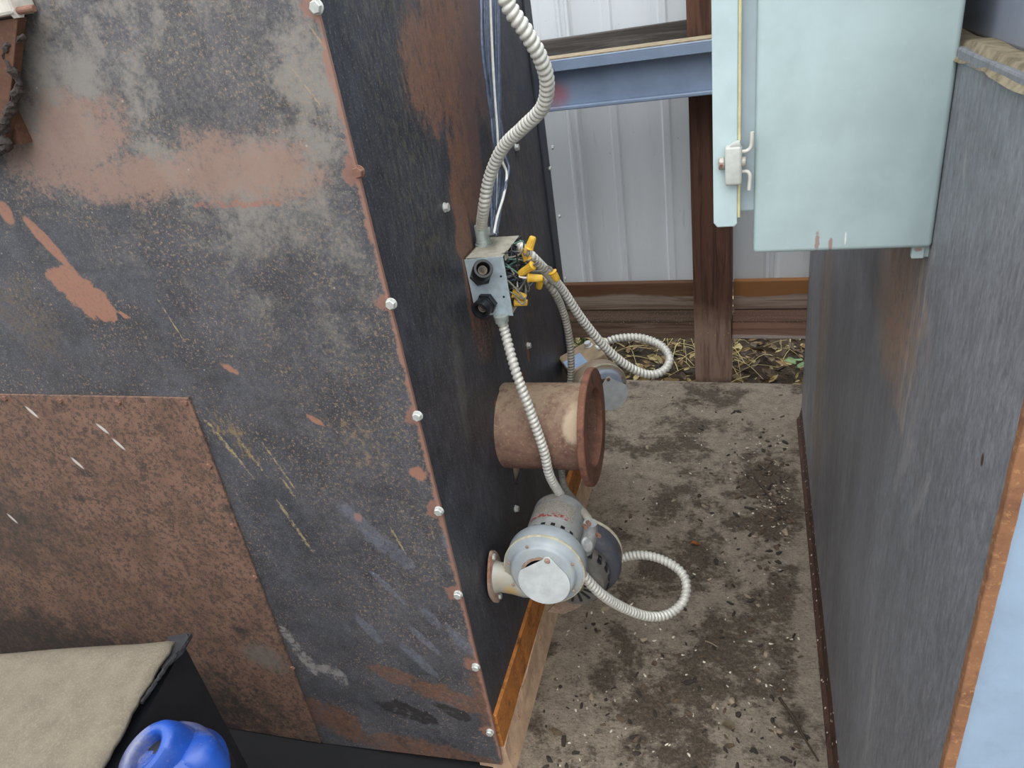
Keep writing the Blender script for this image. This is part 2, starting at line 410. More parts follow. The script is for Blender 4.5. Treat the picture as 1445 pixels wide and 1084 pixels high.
def mat_rust(name, base=(118, 84, 68), dark=(84, 60, 54), light=(150, 112, 86), rough=.8):
    M = Mat(name, rough, 0, .3).base(base)
    M.vary(20, .8, 1.2)
    M.over(M.ramp(M.noise(22, 6, .7), .48, .66, 0, .8), dark)
    M.over(M.mul(M.ramp(M.noise(150, 4, .75), .54, .64), .7), light)
    M.bump(M.noise(130, 5, .75), .35, .002)
    return M
def mat_siding():
    M = Mat('white_metal_siding', .42, 0, .5).base((214, 219, 222))
    M.vary(5, .94, 1.05, sc=(1, 1, .15))
    M.over(M.mul(M.ramp(M.noise(60, 5, .7, (1, 1, .06)), .58, .72), .35), (150, 150, 142))
    M.over(M.mul(M.ramp(M.noise(90, 3, .7), .7, .74), .8), (90, 82, 74))
    return M.done()
BOLTS = [(448, 10), (507, 242), (553, 428), (590, 586), (620, 720), (647, 838), (672, 940), (692, 1032)]
m_front = mat_front(); m_patch = mat_patch(); m_side = mat_side(); m_rbox = mat_rbox(); m_floor = mat_floor()
m_post = mat_post(); m_siding = mat_siding()
m_zinc = plain('zinc_bolt', (190, 192, 186), .4, .35, .15, 90, .1, (134, 98, 78))
m_rustbolt = mat_rust('rusty_bolt', (122, 90, 76), (94, 68, 58), (146, 112, 94)).done()
m_black = plain('black_plastic', (30, 31, 35), .4, 0, .2, 60)
m_dark = plain('dark_steel', (34, 34, 38), .6, 0, .25, 20, .08, (90, 60, 44))

# ------------------------------------------------------------------ the setting
def setting():
    bm = nb(); box(bm, (-4, -2.5, -.16), (3, 2.556, 0), .006)
    o = obj('floor', bm, m_floor); o['kind'] = 'structure'; o['label'] = 'dirty concrete slab between the two steel boxes'
    # wall of ribbed sheet metal
    Y = 2.75
    prof = []
    ribs = []
    for k in range(-7, 8):
        xm = -.72 + k*.72
        ribs += [(xm, 1), (xm+.155, 0), (xm+.345, 0), (xm+.535, 0)]
    ribs = [r for r in ribs if -4 < r[0] < 3]
    xs = [(-4.0, 0)]
    for x, b in sorted(ribs):
        if b: xs += [(x-.030, 0), (x-.019, .019), (x-.011, .019), (x-.006, .011), (x+.006, .011), (x+.011, .019), (x+.019, .019), (x+.030, 0)]
        else: xs += [(x-.018, 0), (x-.011, .007), (x+.011, .007), (x+.018, 0)]
    xs.append((3.0, 0))
    poly = [(x, Y-d) for x, d in xs] + [(x, Y-d+.0012) for x, d in reversed(xs)]
    bm = nb(); prism(bm, poly, 2, .345, 3.0)
    o = obj('wall_back', bm, m_siding); o['kind'] = 'structure'; o['label'] = 'white ribbed sheet metal siding'
    # ground beyond the slab
    M = Mat('soil', .95, 0, .2).base((70, 58, 44)); M.vary(20, .6, 1.3); M.bump(M.noise(40, 6, .7), .8, .02)
    bm = nb(); bmesh.ops.create_grid(bm, x_segments=70, y_segments=40, size=1, matrix=Matrix.Translation((-.5, 4.55, -.07)) @ Matrix.Diagonal((5, 2.0, 1, 1)))
    for v in bm.verts: v.co.z += .03*mnoise.noise(v.co*5)
    o = obj('ground', bm, M.done()); o['kind'] = 'structure'; o['label'] = 'bare soil outside beyond the slab'
    # wooden post
    bm = nb()
    x0, x1 = up(W, 981, 520, 1, 2.556).x, up(W, 1031, 520, 1, 2.556).x
    box(bm, (x0, 2.558, -.3), (x1, 2.697, 3.0), .004)
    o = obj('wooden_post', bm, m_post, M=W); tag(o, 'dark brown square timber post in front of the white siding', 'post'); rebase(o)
    # skirt boards either side of the post
    z = [up(W, 980, 398, 1, 2.70).z, up(W, 980, 452, 1, 2.60).z, up(W, 980, 478, 1, 2.60).z]
    mb = {}
    mb['ul'] = mat_wood('weathered_board', (142, 128, 114), (104, 84, 68), (166, 156, 146), (.05, 1, 1))
    zz = mb['ul'].math('ADD', mb['ul'].axis(2), mb['ul'].mul2(mb['ul'].noise(14, 5, .6, (.25, 1, 1)), .05))
    mb['ul'].over(mb['ul'].ramp(zz, .082, .094, 0, .85), (92, 58, 36))
    mb['ll'] = mat_wood('dark_wet_board', (112, 92, 78), (78, 60, 50), (150, 134, 120), (.05, 1, 1))
    mb['ur'] = mat_wood('honey_board', (164, 146, 132), (126, 106, 94), (186, 174, 164), (.05, 1, 1))
    zz = mb['ur'].math('ADD', mb['ur'].axis(2), mb['ur'].mul2(mb['ur'].noise(10, 5, .6, (.25, 1, 1)), .05))
    mb['ur'].over(mb['ur'].ramp(zz, .084, .088, 0, .95), (146, 100, 58))
    mb['lr'] = mat_wood('red_brown_board', (146, 112, 96), (112, 82, 70), (170, 140, 124), (.05, 1, 1))
    zz = mb['lr'].math('ADD', mb['lr'].axis(2), mb['lr'].mul2(mb['lr'].noise(9, 5, .6, (.2, 1, 1)), .03))
    mb['lr'].over(mb['lr'].ramp(zz, .036, .03, 0, .9), (178, 166, 160))
    for mm in (mb['ll'], mb['lr']):
        mm.over(mm.mul(mm.ramp(mm.voro(110), .22, .16), mm.ramp(mm.axis(2), .062, .072)), (196, 172, 140))
        mm.over(mm.mul(mm.ramp(mm.axis(2), .068, .074), .6), (52, 40, 34))
    for key, xa, xb, za, zb, lab, yf in (('ul', -4, x0-.002, z[1], z[0], 'grey-brown upper skirt board left of the post', 2.70), ('ll', -4, x0-.002, z[2], z[1]-.002, 'dark damp lower skirt board left of the post', 2.60),
                                     ('ur', x1+.002, 3, z[1], z[0], 'honey-stained upper skirt board right of the post', 2.70), ('lr', x1+.002, 3, z[2], z[1]-.002, 'reddish lower skirt board with pale bottom edge right of the post', 2.60)):
        bm = nb(); box(bm, (xa, yf, za), (xb, 2.729, zb), .004)
        o = obj('skirt_board', bm, mb[key].done(), M=W); tag(o, lab, 'board', 'skirt boards under the siding'); rebase(o)
    # dark girt behind the post
    g = mat_wood('dusty_grey_girt', (92, 88, 84), (64, 60, 56), (120, 114, 106), (.05, 1, 1)).done()
    zt = up(W, 900, 38, 1, 2.70).z; zb = up(W, 900, 62, 1, 2.70).z
    bm = nb(); box(bm, (-3, 2.698, zb-.09), (2.5, 2.729, zt), .004)
    o = obj('wall_girt', bm, g, M=W); tag(o, 'dark grey horizontal girt on the siding behind the blue beam', 'girt'); rebase(o)
    # blue-grey steel beam
    ms = mat_steel('blue_grey_paint', (130, 146, 168), .35, (60, 40, 34), .69)
    Lc = lambda p: p
    ms.over(ms.blob(up(W, 783, 133, 1, 2.42)-Vector((0, 0, 0)), (.035, 5, .035), soft=.8, amt=.6), (178, 88, 82))
    mbeam = ms.done()
    md = Mat('dusty_flange', .95, 0, .1).base((150, 138, 116)); md.vary(40, .75, 1.15); md = md.done()
    root = empty('steel_beam', W, 'blue-grey steel channel beam with a dusty top, crossing in front of the post', 'beam')
    zt = .5*(up(W, 1007, 55, 1, 2.40).z + up(W, 776, 86, 1, 2.40).z); zb = .5*(up(W, 1005, 133, 1, 2.42).z+up(W, 785, 150, 1, 2.42).z)
    ang = 0.0
    T = Matrix.Translation((-.45, 2.42, 0)) @ Matrix.Rotation(ang, 4, 'Z')
    bm = nb(); box(bm, (-1.4, .018, zb+.004), (1.6, .03, zt-.006), .001, M=T); obj('web', bm, mbeam, root)
    bm = nb(); box(bm, (-1.4, -.004, zb-.008), (1.6, .075, zb+.004), .003, M=T); obj('lower_flange', bm, mbeam, root)
    bm = nb(); box(bm, (-1.4, -.018, zt-.008), (1.6, .11, zt), .003, M=T); box(bm, (-1.4, -.018, zt-.034), (1.6, -.013, zt-.006), .001, M=T); obj('upper_flange', bm, mbeam, root)
    bm = nb(); box(bm, (-1.4, -.014, zt), (1.6, .108, zt+.004), 0, M=T)
    obj('dust_layer', bm, md, root, label='tan dust lying on the top flange')
setting()
def litter():
    """leaf litter, straw and weeds outside, under the skirt boards"""
    rnd = random.Random(3)
    cols = [(150, 132, 84), (120, 96, 60), (92, 74, 48), (70, 56, 40), (168, 152, 106), (52, 42, 32)]
    mats = [plain('dead_leaf_%s' % 'abcdef'[i], c, .85, 0, .25, 60) for i, c in enumerate(cols)]
    bm = nb()
    for i in range(2600):
        x = rnd.uniform(-1.3, .5); y = 2.575 + rnd.random()**1.3*1.5; z = -.065 + rnd.uniform(0, .05)
        a = rnd.uniform(0, 2*PI); l = rnd.uniform(.012, .034); w = l*rnd.uniform(.35, .7)
        T = Matrix.Translation((x, y, z)) @ Matrix.Rotation(a, 4, 'Z') @ Matrix.Rotation(rnd.uniform(-.8, .8), 4, 'X') @ Matrix.Rotation(rnd.uniform(-.6, .6), 4, 'Y')
        pts = [(-l, 0, 0), (-l*.3, w*.8, .15*w), (l*.4, w*.7, .2*w), (l, 0, .1*l), (l*.4, -w*.7, .2*w), (-l*.3, -w*.8, .15*w)]
        c = bm.verts.new(T @ Vector((0, 0, -.1*w))); vs = [bm.verts.new(T @ Vector(p)) for p in pts]
        k = rnd.choices(range(6), (3, 4, 5, 5, 2, 4))[0]
        for j in range(6): bm.faces.new((c, vs[j], vs[(j+1) % 6])).material_index = k
    o = obj('leaf_litter', bm, mats, M=W); tag(o, 'dead brown leaves littering the ground beyond the slab', 'leaves', kind='stuff')
    bm = nb()
    for i in range(150):
        x = rnd.uniform(-1.0, .35); y = rnd.uniform(2.62, 3.3); a = rnd.uniform(0, 2*PI); l = rnd.uniform(.08, .2)
        d = Vector((math.cos(a), math.sin(a), 0)); h = rnd.uniform(.0, .06)
        p0 = Vector((x, y, -.035)); tube(bm, [p0, p0+d*l*.5+Vector((0, 0, h)), p0+d*l+Vector((0, 0, h*.5))], rnd.uniform(.0009, .0018), 4, .03)
    o = obj('straw', bm, plain('dry_straw', (188, 172, 118), .8, 0, .15, 30), M=W); tag(o, 'pale dry grass stalks lying over the dead leaves', 'straw', kind='stuff')
    bm = nb()
    for i in range(240):
        p = up(W, rnd.uniform(815, 850), 485, 2, -.05); x = p.x+rnd.uniform(-.3, .05); y = p.y+rnd.uniform(-.25, .15); a = rnd.uniform(0, 2*PI); l = rnd.uniform(.04, .1)
        d = Vector((math.cos(a), math.sin(a), 0))*.5
        p0 = Vector((x, y, -.06)); tube(bm, [p0, p0+d*l*.5+Vector((0, 0, l*.6)), p0+d*l+Vector((0, 0, l*.8))], .0016, 3, .03, taper=lambda t: 1-.9*t)
    o = obj('green_grass', bm, plain('grass_blade', (104, 136, 56), .7, 0, .2, 30), M=W); tag(o, 'green grass tuft outside beside the left housing', 'grass', kind='stuff')
    # weed with broad leaves at the right
    p = up(W, 1122, 528, 2, -.05); root = empty('weed', Matrix.Translation(p), 'small green broad-leaved weed outside by the grey steel box', 'weed')
    mw = plain('weed_leaf', (92, 122, 62), .6, 0, .2, 60)
    bm = nb(); tube(bm, [(0, 0, -.02), (.005, 0, .03), (0, .01, .07)], .002, 6); obj('stem', bm, mw, root)
    for k, (a, l, zz) in enumerate(((.3, .06, .03), (2.2, .05, .045), (3.7, .055, .06), (5.2, .045, .07))):
        T = Matrix.Translation((0, 0, zz)) @ Matrix.Rotation(a, 4, 'Z') @ Matrix.Rotation(-.4, 4, 'Y'); w = l*.32
        bm = nb(); pr = [(0, 0), (.25, .8), (.55, 1), (.85, .6), (1, 0)]
        up_ = [bm.verts.new(T @ Vector((l*t, w*s, -.12*l*t*t))) for t, s in pr]; dn = [bm.verts.new(T @ Vector((l*t, -w*s, -.12*l*t*t))) for t, s in pr[1:-1]]
        md = [bm.verts.new(T @ Vector((l*t, 0, -.12*l*t*t-.004))) for t, s in pr[1:-1]]
        for A in (up_[1:-1], dn):
            bm.faces.new((up_[0], A[0], md[0])); bm.faces.new((md[0], A[0], A[1], md[1])); bm.faces.new((md[1], A[1], A[2], md[2])); bm.faces.new((md[2], A[2], up_[-1]))
        obj('leaf', bm, mw, root, smooth=9)
litter()

# ------------------------------------------------------------------ bolts
def hex_mesh(name, r, h, mat, washer=0.0):
    bm = nb()
    if washer: lathe(bm, [(washer*.97, 0), (washer, .0006), (washer, .0018), (washer*.96, .0022)], (0, 0, 0), (0, 0, 1), 24)
    z = .0022 if washer else 0
    lathe(bm, [(r, z), (r, z+h*.8), (r*.86, z+h)], (0, 0, 0), (0, 0, 1), 6)
    bmesh.ops.recalc_face_normals(bm, faces=bm.faces)
    me = bpy.data.meshes.new(name); bm.to_mesh(me); bm.free(); me.materials.append(mat); return me
me_bolt = hex_mesh('bolt', .0075, .006, m_zinc, .0085); me_rbolt = hex_mesh('bolt', .0075, .006, m_rustbolt, .0085)
me_small = hex_mesh('bolt', .0055, .005, m_zinc); me_rsmall = hex_mesh('bolt', .0055, .004, m_rustbolt)
FN = Matrix.Rotation(PI/2, 4, 'X')        # a bolt's axis towards -y
SN = Matrix.Rotation(PI/2, 4, 'Y')        # a bolt's axis towards +x
rb = random.Random(5)
def bolt(parent, p, face, me, label=None):
    put('bolt', me, parent, Matrix.Translation(p) @ (FN if face == 'f' else SN) @ Matrix.Rotation(rb.uniform(0, 1), 4, 'Z'), label)

# ------------------------------------------------------------------ left: rusty black housing
def housing():
    root = empty('furnace_housing', MA, 'tall rust-stained black sheet steel furnace housing with bolted plates filling the left', 'machine')
    yb = .5*(up(MA, 790, 310, 0, 0).y+up(MA, 800, 480, 0, 0).y)
    TOP = 1.85
    bm = nb(); box(bm, (-1.7, .012, .2), (-.03, yb-.02, TOP-.02)); obj('inner_casing', bm, m_dark, root)
    zb = .008
    bm = nb(); poly = [(-1.75, zb-.02), (-.43, zb), (-.001, .04)] + [(.0015+.0012*mnoise.noise(Vector((0, k*1.7, 3.1))), zb+.035+(TOP-zb-.035)*k/40) for k in range(1, 41)] + [(-1.75, TOP)]
    prism(bm, poly, 1, 0, .006); obj('front_plate', bm, m_front, root)
    P = lambda u, v: up(MA, u, v, 1, 0)
    a, b, c = P(268, 560), P(455, 1050), P(0, 553)
    bm = nb(); prism(bm, [(a.x, a.z), (-1.72, a.z+.012), (-1.72, zb-.01), (b.x, zb+.004)], 1, -.0045, 0, .0008); obj('patch_plate', bm, m_patch, root)
    for (u, v) in BOLTS: bolt(root, P(u, v)+Vector((0, 0, 0)), 'f', me_rbolt if v in (242,) else me_bolt, 'rusted bolt head' if v == 242 else None)
    for (u, v) in ((264, 566), (170, 566), (88, 563), (10, 560), (298, 655), (330, 739), (362, 812), (415, 940)): bolt(root, P(u, v)+Vector((0, -.0045, 0)), 'f', me_rsmall)
    Q = lambda u, v: up(MA, u, v, 0, 0)
    # side plates
    ya = .37; zs = .2
    q = [Q(u, v) for u, v in ((722, 652), (745, 650), (728, 692))]
    bm = nb(); prism(bm, [(.004, zs-.012), (ya-.004, zs-.012), (ya, .5), (ya, .70), (ya-.002, TOP), (.004, TOP)], 0, -.004, 0, .0006); obj('side_plate', bm, m_side, root)
    bm = nb(); prism(bm, [(ya-.03, zs-.008), (yb, zs-.008), (yb, TOP), (ya-.03, TOP), (ya-.03, .60), (q[1].y+.03, .60), (q[1].y, q[1].z), (q[2].y, q[2].z-.005), (ya-.03, q[2].z-.03)], 0, -.009, -.0045, .0006); obj('rear_side_plate', bm, m_side, root)
    bm = nb(); box(bm, (-.028, ya-.05, .3), (-.015, ya+.14, .66)); obj('insulation_board', bm, plain('tan_board', (190, 172, 146), .9, 0, .2, 40), root, label='tan board showing through a gap')
    bm = nb(); prism(bm, [(yb-.062, .16), (yb, .16), (yb, TOP), (yb-.062, TOP)], 0, -.0045, .0005, .001); box(bm, (-.06, yb-.004, .16), (0, yb, TOP)); obj('corner_flange', bm, plain('flange_black', (46, 49, 58), .45, 0, .2, 20, .1, (110, 70, 52)), root)
    for (u, v) in ((627, 293), (704, 571), (727, 718)): bolt(root, Q(u, v), 's', me_bolt)
    for (u, v) in ((730, 208), (747, 488)): bolt(root, Q(u, v)+Vector((-.0045, 0, 0)), 's', me_bolt)
    for (u, v) in ((779, 208), (789, 305), (797, 393), (805, 478)): bolt(root, Q(u, v)+Vector((.0005, -.004, 0)), 's', me_small)
    for (u, v) in ((775, 238),): bolt(root, Q(u, v)+Vector((.0005, 0, 0)), 's', me_small)
    # skid and its mortar footing
    mr = mat_rust('orange_rust', (172, 108, 52), (112, 66, 36), (196, 142, 84)); mr.over(mr.mul(mr.ramp(mr.noise(26, 5, .7, (1, .3, 1)), .6, .68), .8), (58, 40, 30)); mr = mr.done()
    bm = nb(); prism(bm, [(-.05, zs-.01), (-.002, zs-.01), (.006, zs-.016), (.006, .085), (-.05, .085)], 1, .012, yb+.1, .0015); obj('skid_rail', bm, mr, root)
    mt = Mat('tan_mortar', .95, 0, .2).base((188, 158, 130)); mt.vary(30, .8, 1.12); mt.over(mt.mul(mt.ramp(mt.noise(40, 6, .7), .6, .66), .6), (120, 92, 66)); mt.bump(mt.noise(90, 6, .7), .5, .004)
    bm = nb(); prism(bm, [(-.06, 0), (.02, 0), (.012, .04), (.007, .086), (-.06, .086)], 1, .012, yb+.1)
    bmesh.ops.subdivide_edges(bm, edges=[e for e in bm.edges if abs((e.verts[0].co-e.verts[1].co).y) > .3], cuts=60)
    rough_edges(bm, .005, 14, lambda c: c.z < .001 or c.x < -.03)
    obj('mortar_footing', bm, mt.done(), root)
    bm = nb(); box(bm, (-1.75, -.2, .0), (-.03, .03, .006)); obj('floor_shade_sheet', bm, plain('floor_shade_black', (9, 9, 11), .9, 0, .3, 20), root)  # added near-black sheet, stands in for the deep shade on the floor
    # pipe stub
    yp, zp = .382, .65; r = .092; x1 = .182
    mp = mat_rust('pipe_rust', (124, 96, 82), (100, 72, 66), (160, 132, 108))
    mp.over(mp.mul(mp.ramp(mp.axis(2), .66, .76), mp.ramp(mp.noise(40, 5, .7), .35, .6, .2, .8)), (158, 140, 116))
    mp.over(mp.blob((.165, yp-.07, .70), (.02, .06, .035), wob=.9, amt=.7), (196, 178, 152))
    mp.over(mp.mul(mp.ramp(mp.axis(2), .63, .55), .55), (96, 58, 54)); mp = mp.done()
    bm = nb(); N = 64
    rings = [[Vector((x, yp+rr*math.cos(2*PI*k/N), zp+rr*math.sin(2*PI*k/N))) for k in range(N)] for x, rr in ((-.02, r), (x1, r), (x1, r-.007), (-.02, r-.007))]
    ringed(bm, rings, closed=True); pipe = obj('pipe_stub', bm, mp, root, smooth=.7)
    mf = mat_rust('flange_rust', (122, 84, 68), (90, 60, 52), (148, 104, 78)).done()
    bm = nb(); R1 = .124
    rings = [[Vector((x, yp+rr*math.cos(2*PI*k/N), zp+rr*math.sin(2*PI*k/N))) for k in range(N)] for x, rr in ((x1-.004, r), (x1-.004, R1-.001), (x1-.002, R1), (x1+.008, R1), (x1+.010, R1-.002), (x1+.010, r-.009), (x1-.004, r-.009))]
    ringed(bm, rings, closed=True); fl = obj('pipe_flange', bm, mf, pipe, smooth=.7)
    bm = nb()
    for a in (80,): lathe(bm, [(.010, 0), (.010, .0006)], (x1+.0101, yp+.104*math.cos(math.radians(a)), zp+.104*math.sin(math.radians(a))), (1, 0, 0), 16, sx=.55)
    obj('bolt_hole', bm, m_black, fl)
    bm = nb(); lathe(bm, [(r-.0075, 0), (r-.0075, .002)], (-.018, yp, zp), (1, 0, 0), 32); obj('pipe_back', bm, m_dark, pipe)
    # worn notch above the pipe
    return root
hroot = housing()

# ------------------------------------------------------------------ access hatch, top left
def hatch():
    y0 = -.03
    P = lambda u, v: up(MA, u, v, 1, y0)
    a, b, c = P(27, 25), P(10, 207), P(22, 110)
    T = MA @ Matrix.Translation((a.x, y0, b.z)); o0 = Vector((a.x, y0, b.z))
    root = empty('access_hatch', T, 'brown rusty hatch plate with a frayed rope edge at the top left', 'hatch')
    A, B, C_ = a-o0, b-o0, c-o0
    bm = nb(); prism(bm, [(A.x, A.z), (C_.x-.004, C_.z), (B.x-.004, 0), (-.5, -.02), (-.5, A.z+.02)], 1, -.002, .012, .001)
    box(bm, (-.5, .011, -.0), (-.1, .0295, A.z-.02)); obj('hatch_plate', bm, mat_rust('hatch_rust', (88, 60, 46), (70, 48, 40), (102, 72, 56)).done(), root)
    bm = nb(); pts = [A+Vector((-.002, 0, -.02)), C_+Vector((0, 0, .03)), C_+Vector((-.002, 0, -.01)), B+Vector((.002, 0, .02)), B+Vector((-.004, -.002, 0)), B+Vector((-.1, 0, -.01))]
    tube(bm, pts, .0055, 10, .003, taper=lambda t: .45+1.0*min(1, t*1.6)+.25*math.sin(t*60))
    rough_edges(bm, .0035, 160); obj('rope_gasket', bm, plain('charred_rope', (52, 44, 40), .95, 0, .4, 160), root, label='frayed dark rope gasket')
    bm = nb(); e = P(0, 30)-o0
    box(bm, (A.x-.16, -.01, A.z+.004), (A.x+.004, .0295, A.z+.028), .004); obj('hinge_bracket', bm, plain('pale_bracket', (196, 190, 178), .7, 0, .15, 50, .12), root, label='pale hinge bracket')
    n = P(23, 16)-o0; d = (P(52, 11)-o0-n).normalized()
    bm = nb(); cyl(bm, n-d*.02, n+d*.03, .0045, 14, .001); obj('hinge_bolt', bm, m_rustbolt, root)
    bm = nb(); lathe(bm, [(.0085, 0), (.0085, .008)], n-d*.004, d, 6); obj('nut', bm, plain('pale_nut', (206, 202, 192), .5, .2, .15, 60), root)
hatch()

# ------------------------------------------------------------------ right: grey steel box
def steel_box():
    root = empty('steel_cabinet', RB, 'tall dark grey steel box with a pale blue front and rusty edge on the right', 'machine')
    yb = 1.80; zt = 1.34
    bm = nb(); box(bm, (0, .004, .05), (.012, yb, zt)); obj('side_panel', bm, m_rbox, root)
    bm = nb(); box(bm, (.0, yb-.01, .05), (.9, yb, zt)); obj('back_panel', bm, m_rbox, root)
    bm = nb(); box(bm, (.012, .01, .03), (.9, yb-.01, zt-.01)); obj('inner_casing', bm, m_dark, root)
    mlb = mat_steel('pale_blue_steel', (138, 158, 178), .4, (70, 74, 80), .735)  # front panel's pale blue tone, mottled and chipped
    mlb.over(mlb.mul(mlb.ramp(mlb.noise(14, 6, .7), .5, .68), .4), (124, 140, 156)); mlb.bump(mlb.noise(40, 5), .25, .002)
    bm = nb(); box(bm, (.0085, -.002, .02), (.9, .01, zt)); obj('front_panel', bm, mlb.done(), root, label='pale blue front panel')
    mo = mat_rust('edge_rust', (134, 94, 66), (104, 70, 54), (164, 124, 84)).done()
    bm = nb(); box(bm, (-.0015, -.006, .02), (.0088, .004, zt), .0012)
    bmesh.ops.subdivide_edges(bm, edges=[e for e in bm.edges if abs((e.verts[0].co-e.verts[1].co).z) > .3], cuts=120); rough_edges(bm, .0004, 60)
    obj('rusty_edge', bm, mo, root, label='orange rusted front edge')
    mr = mat_rust('rail_rust', (70, 48, 40), (42, 33, 29), (104, 72, 56)); mr.over(mr.mul(mr.ramp(mr.voro(60), .2, .14), .8), (206, 196, 178))
    bm = nb(); prism(bm, [(-.014, 0), (.03, 0), (.03, .056), (-.001, .056), (-.006, .02), (-.014, .012)], 1, .02, yb, .001); obj('base_rail', bm, mr.done(), root)
    # dusty top ledge and the set-back upper body
    md = Mat('matted_dust', .98, 0, .1).base((158, 146, 122)); md.vary(60, .6, 1.2); md.over(md.ramp(md.noise(26, 6, .7), .6, .7, 0, .6), (112, 98, 72)); md.bump(md.noise(90, 6, .8), .8, .01)
    bm = nb(); box(bm, (-.002, .0, zt), (.9, yb, zt+.012), .002); obj('top_flange', bm, m_rbox, root)
    bm = nb()
    n = 90
    r0 = []; r1 = []; r2 = []
    for k in range(n+1):
        y = .02+(.62)*k/n
        a = mnoise.noise(Vector((1.3, y*9, 0))); b = mnoise.noise(Vector((4.3, y*16, 0)))
        r0.append(bm.verts.new((-.004+.004*a, y, zt+.004-.006*abs(b)))); r1.append(bm.verts.new((.004+.004*b, y, zt+.017+.005*a))); r2.append(bm.verts.new((.027, y, zt+.0145+.003*b)))
    for k in range(n):
        bm.faces.new((r0[k], r0[k+1], r1[k+1], r1[k])); bm.faces.new((r1[k], r1[k+1], r2[k+1], r2[k]))
    obj('dust_crust', bm, md.done(), root, smooth=9, label='matted tan dust on the ledge')
    mu = mat_steel('upper_blue_grey', (132, 137, 150), .4, (90, 80, 76), .76).done()
    bm = nb(); box(bm, (.026, .02, zt+.012), (.9, yb, 2.1), .004); obj('upper_body', bm, mu, root)
    p = up(RB, 1367, 72, 0, .006)
    bm = nb(); lathe(bm, [(.008, 0), (.0085, .004), (.0075, .016), (.004, .018)], p+Vector((.016, .01, -.002)), Vector((-1, -.55, .1)), 14); obj('stud', bm, m_rustbolt, root, label='rusted stud poking from the ledge')
    return root
steel_box()

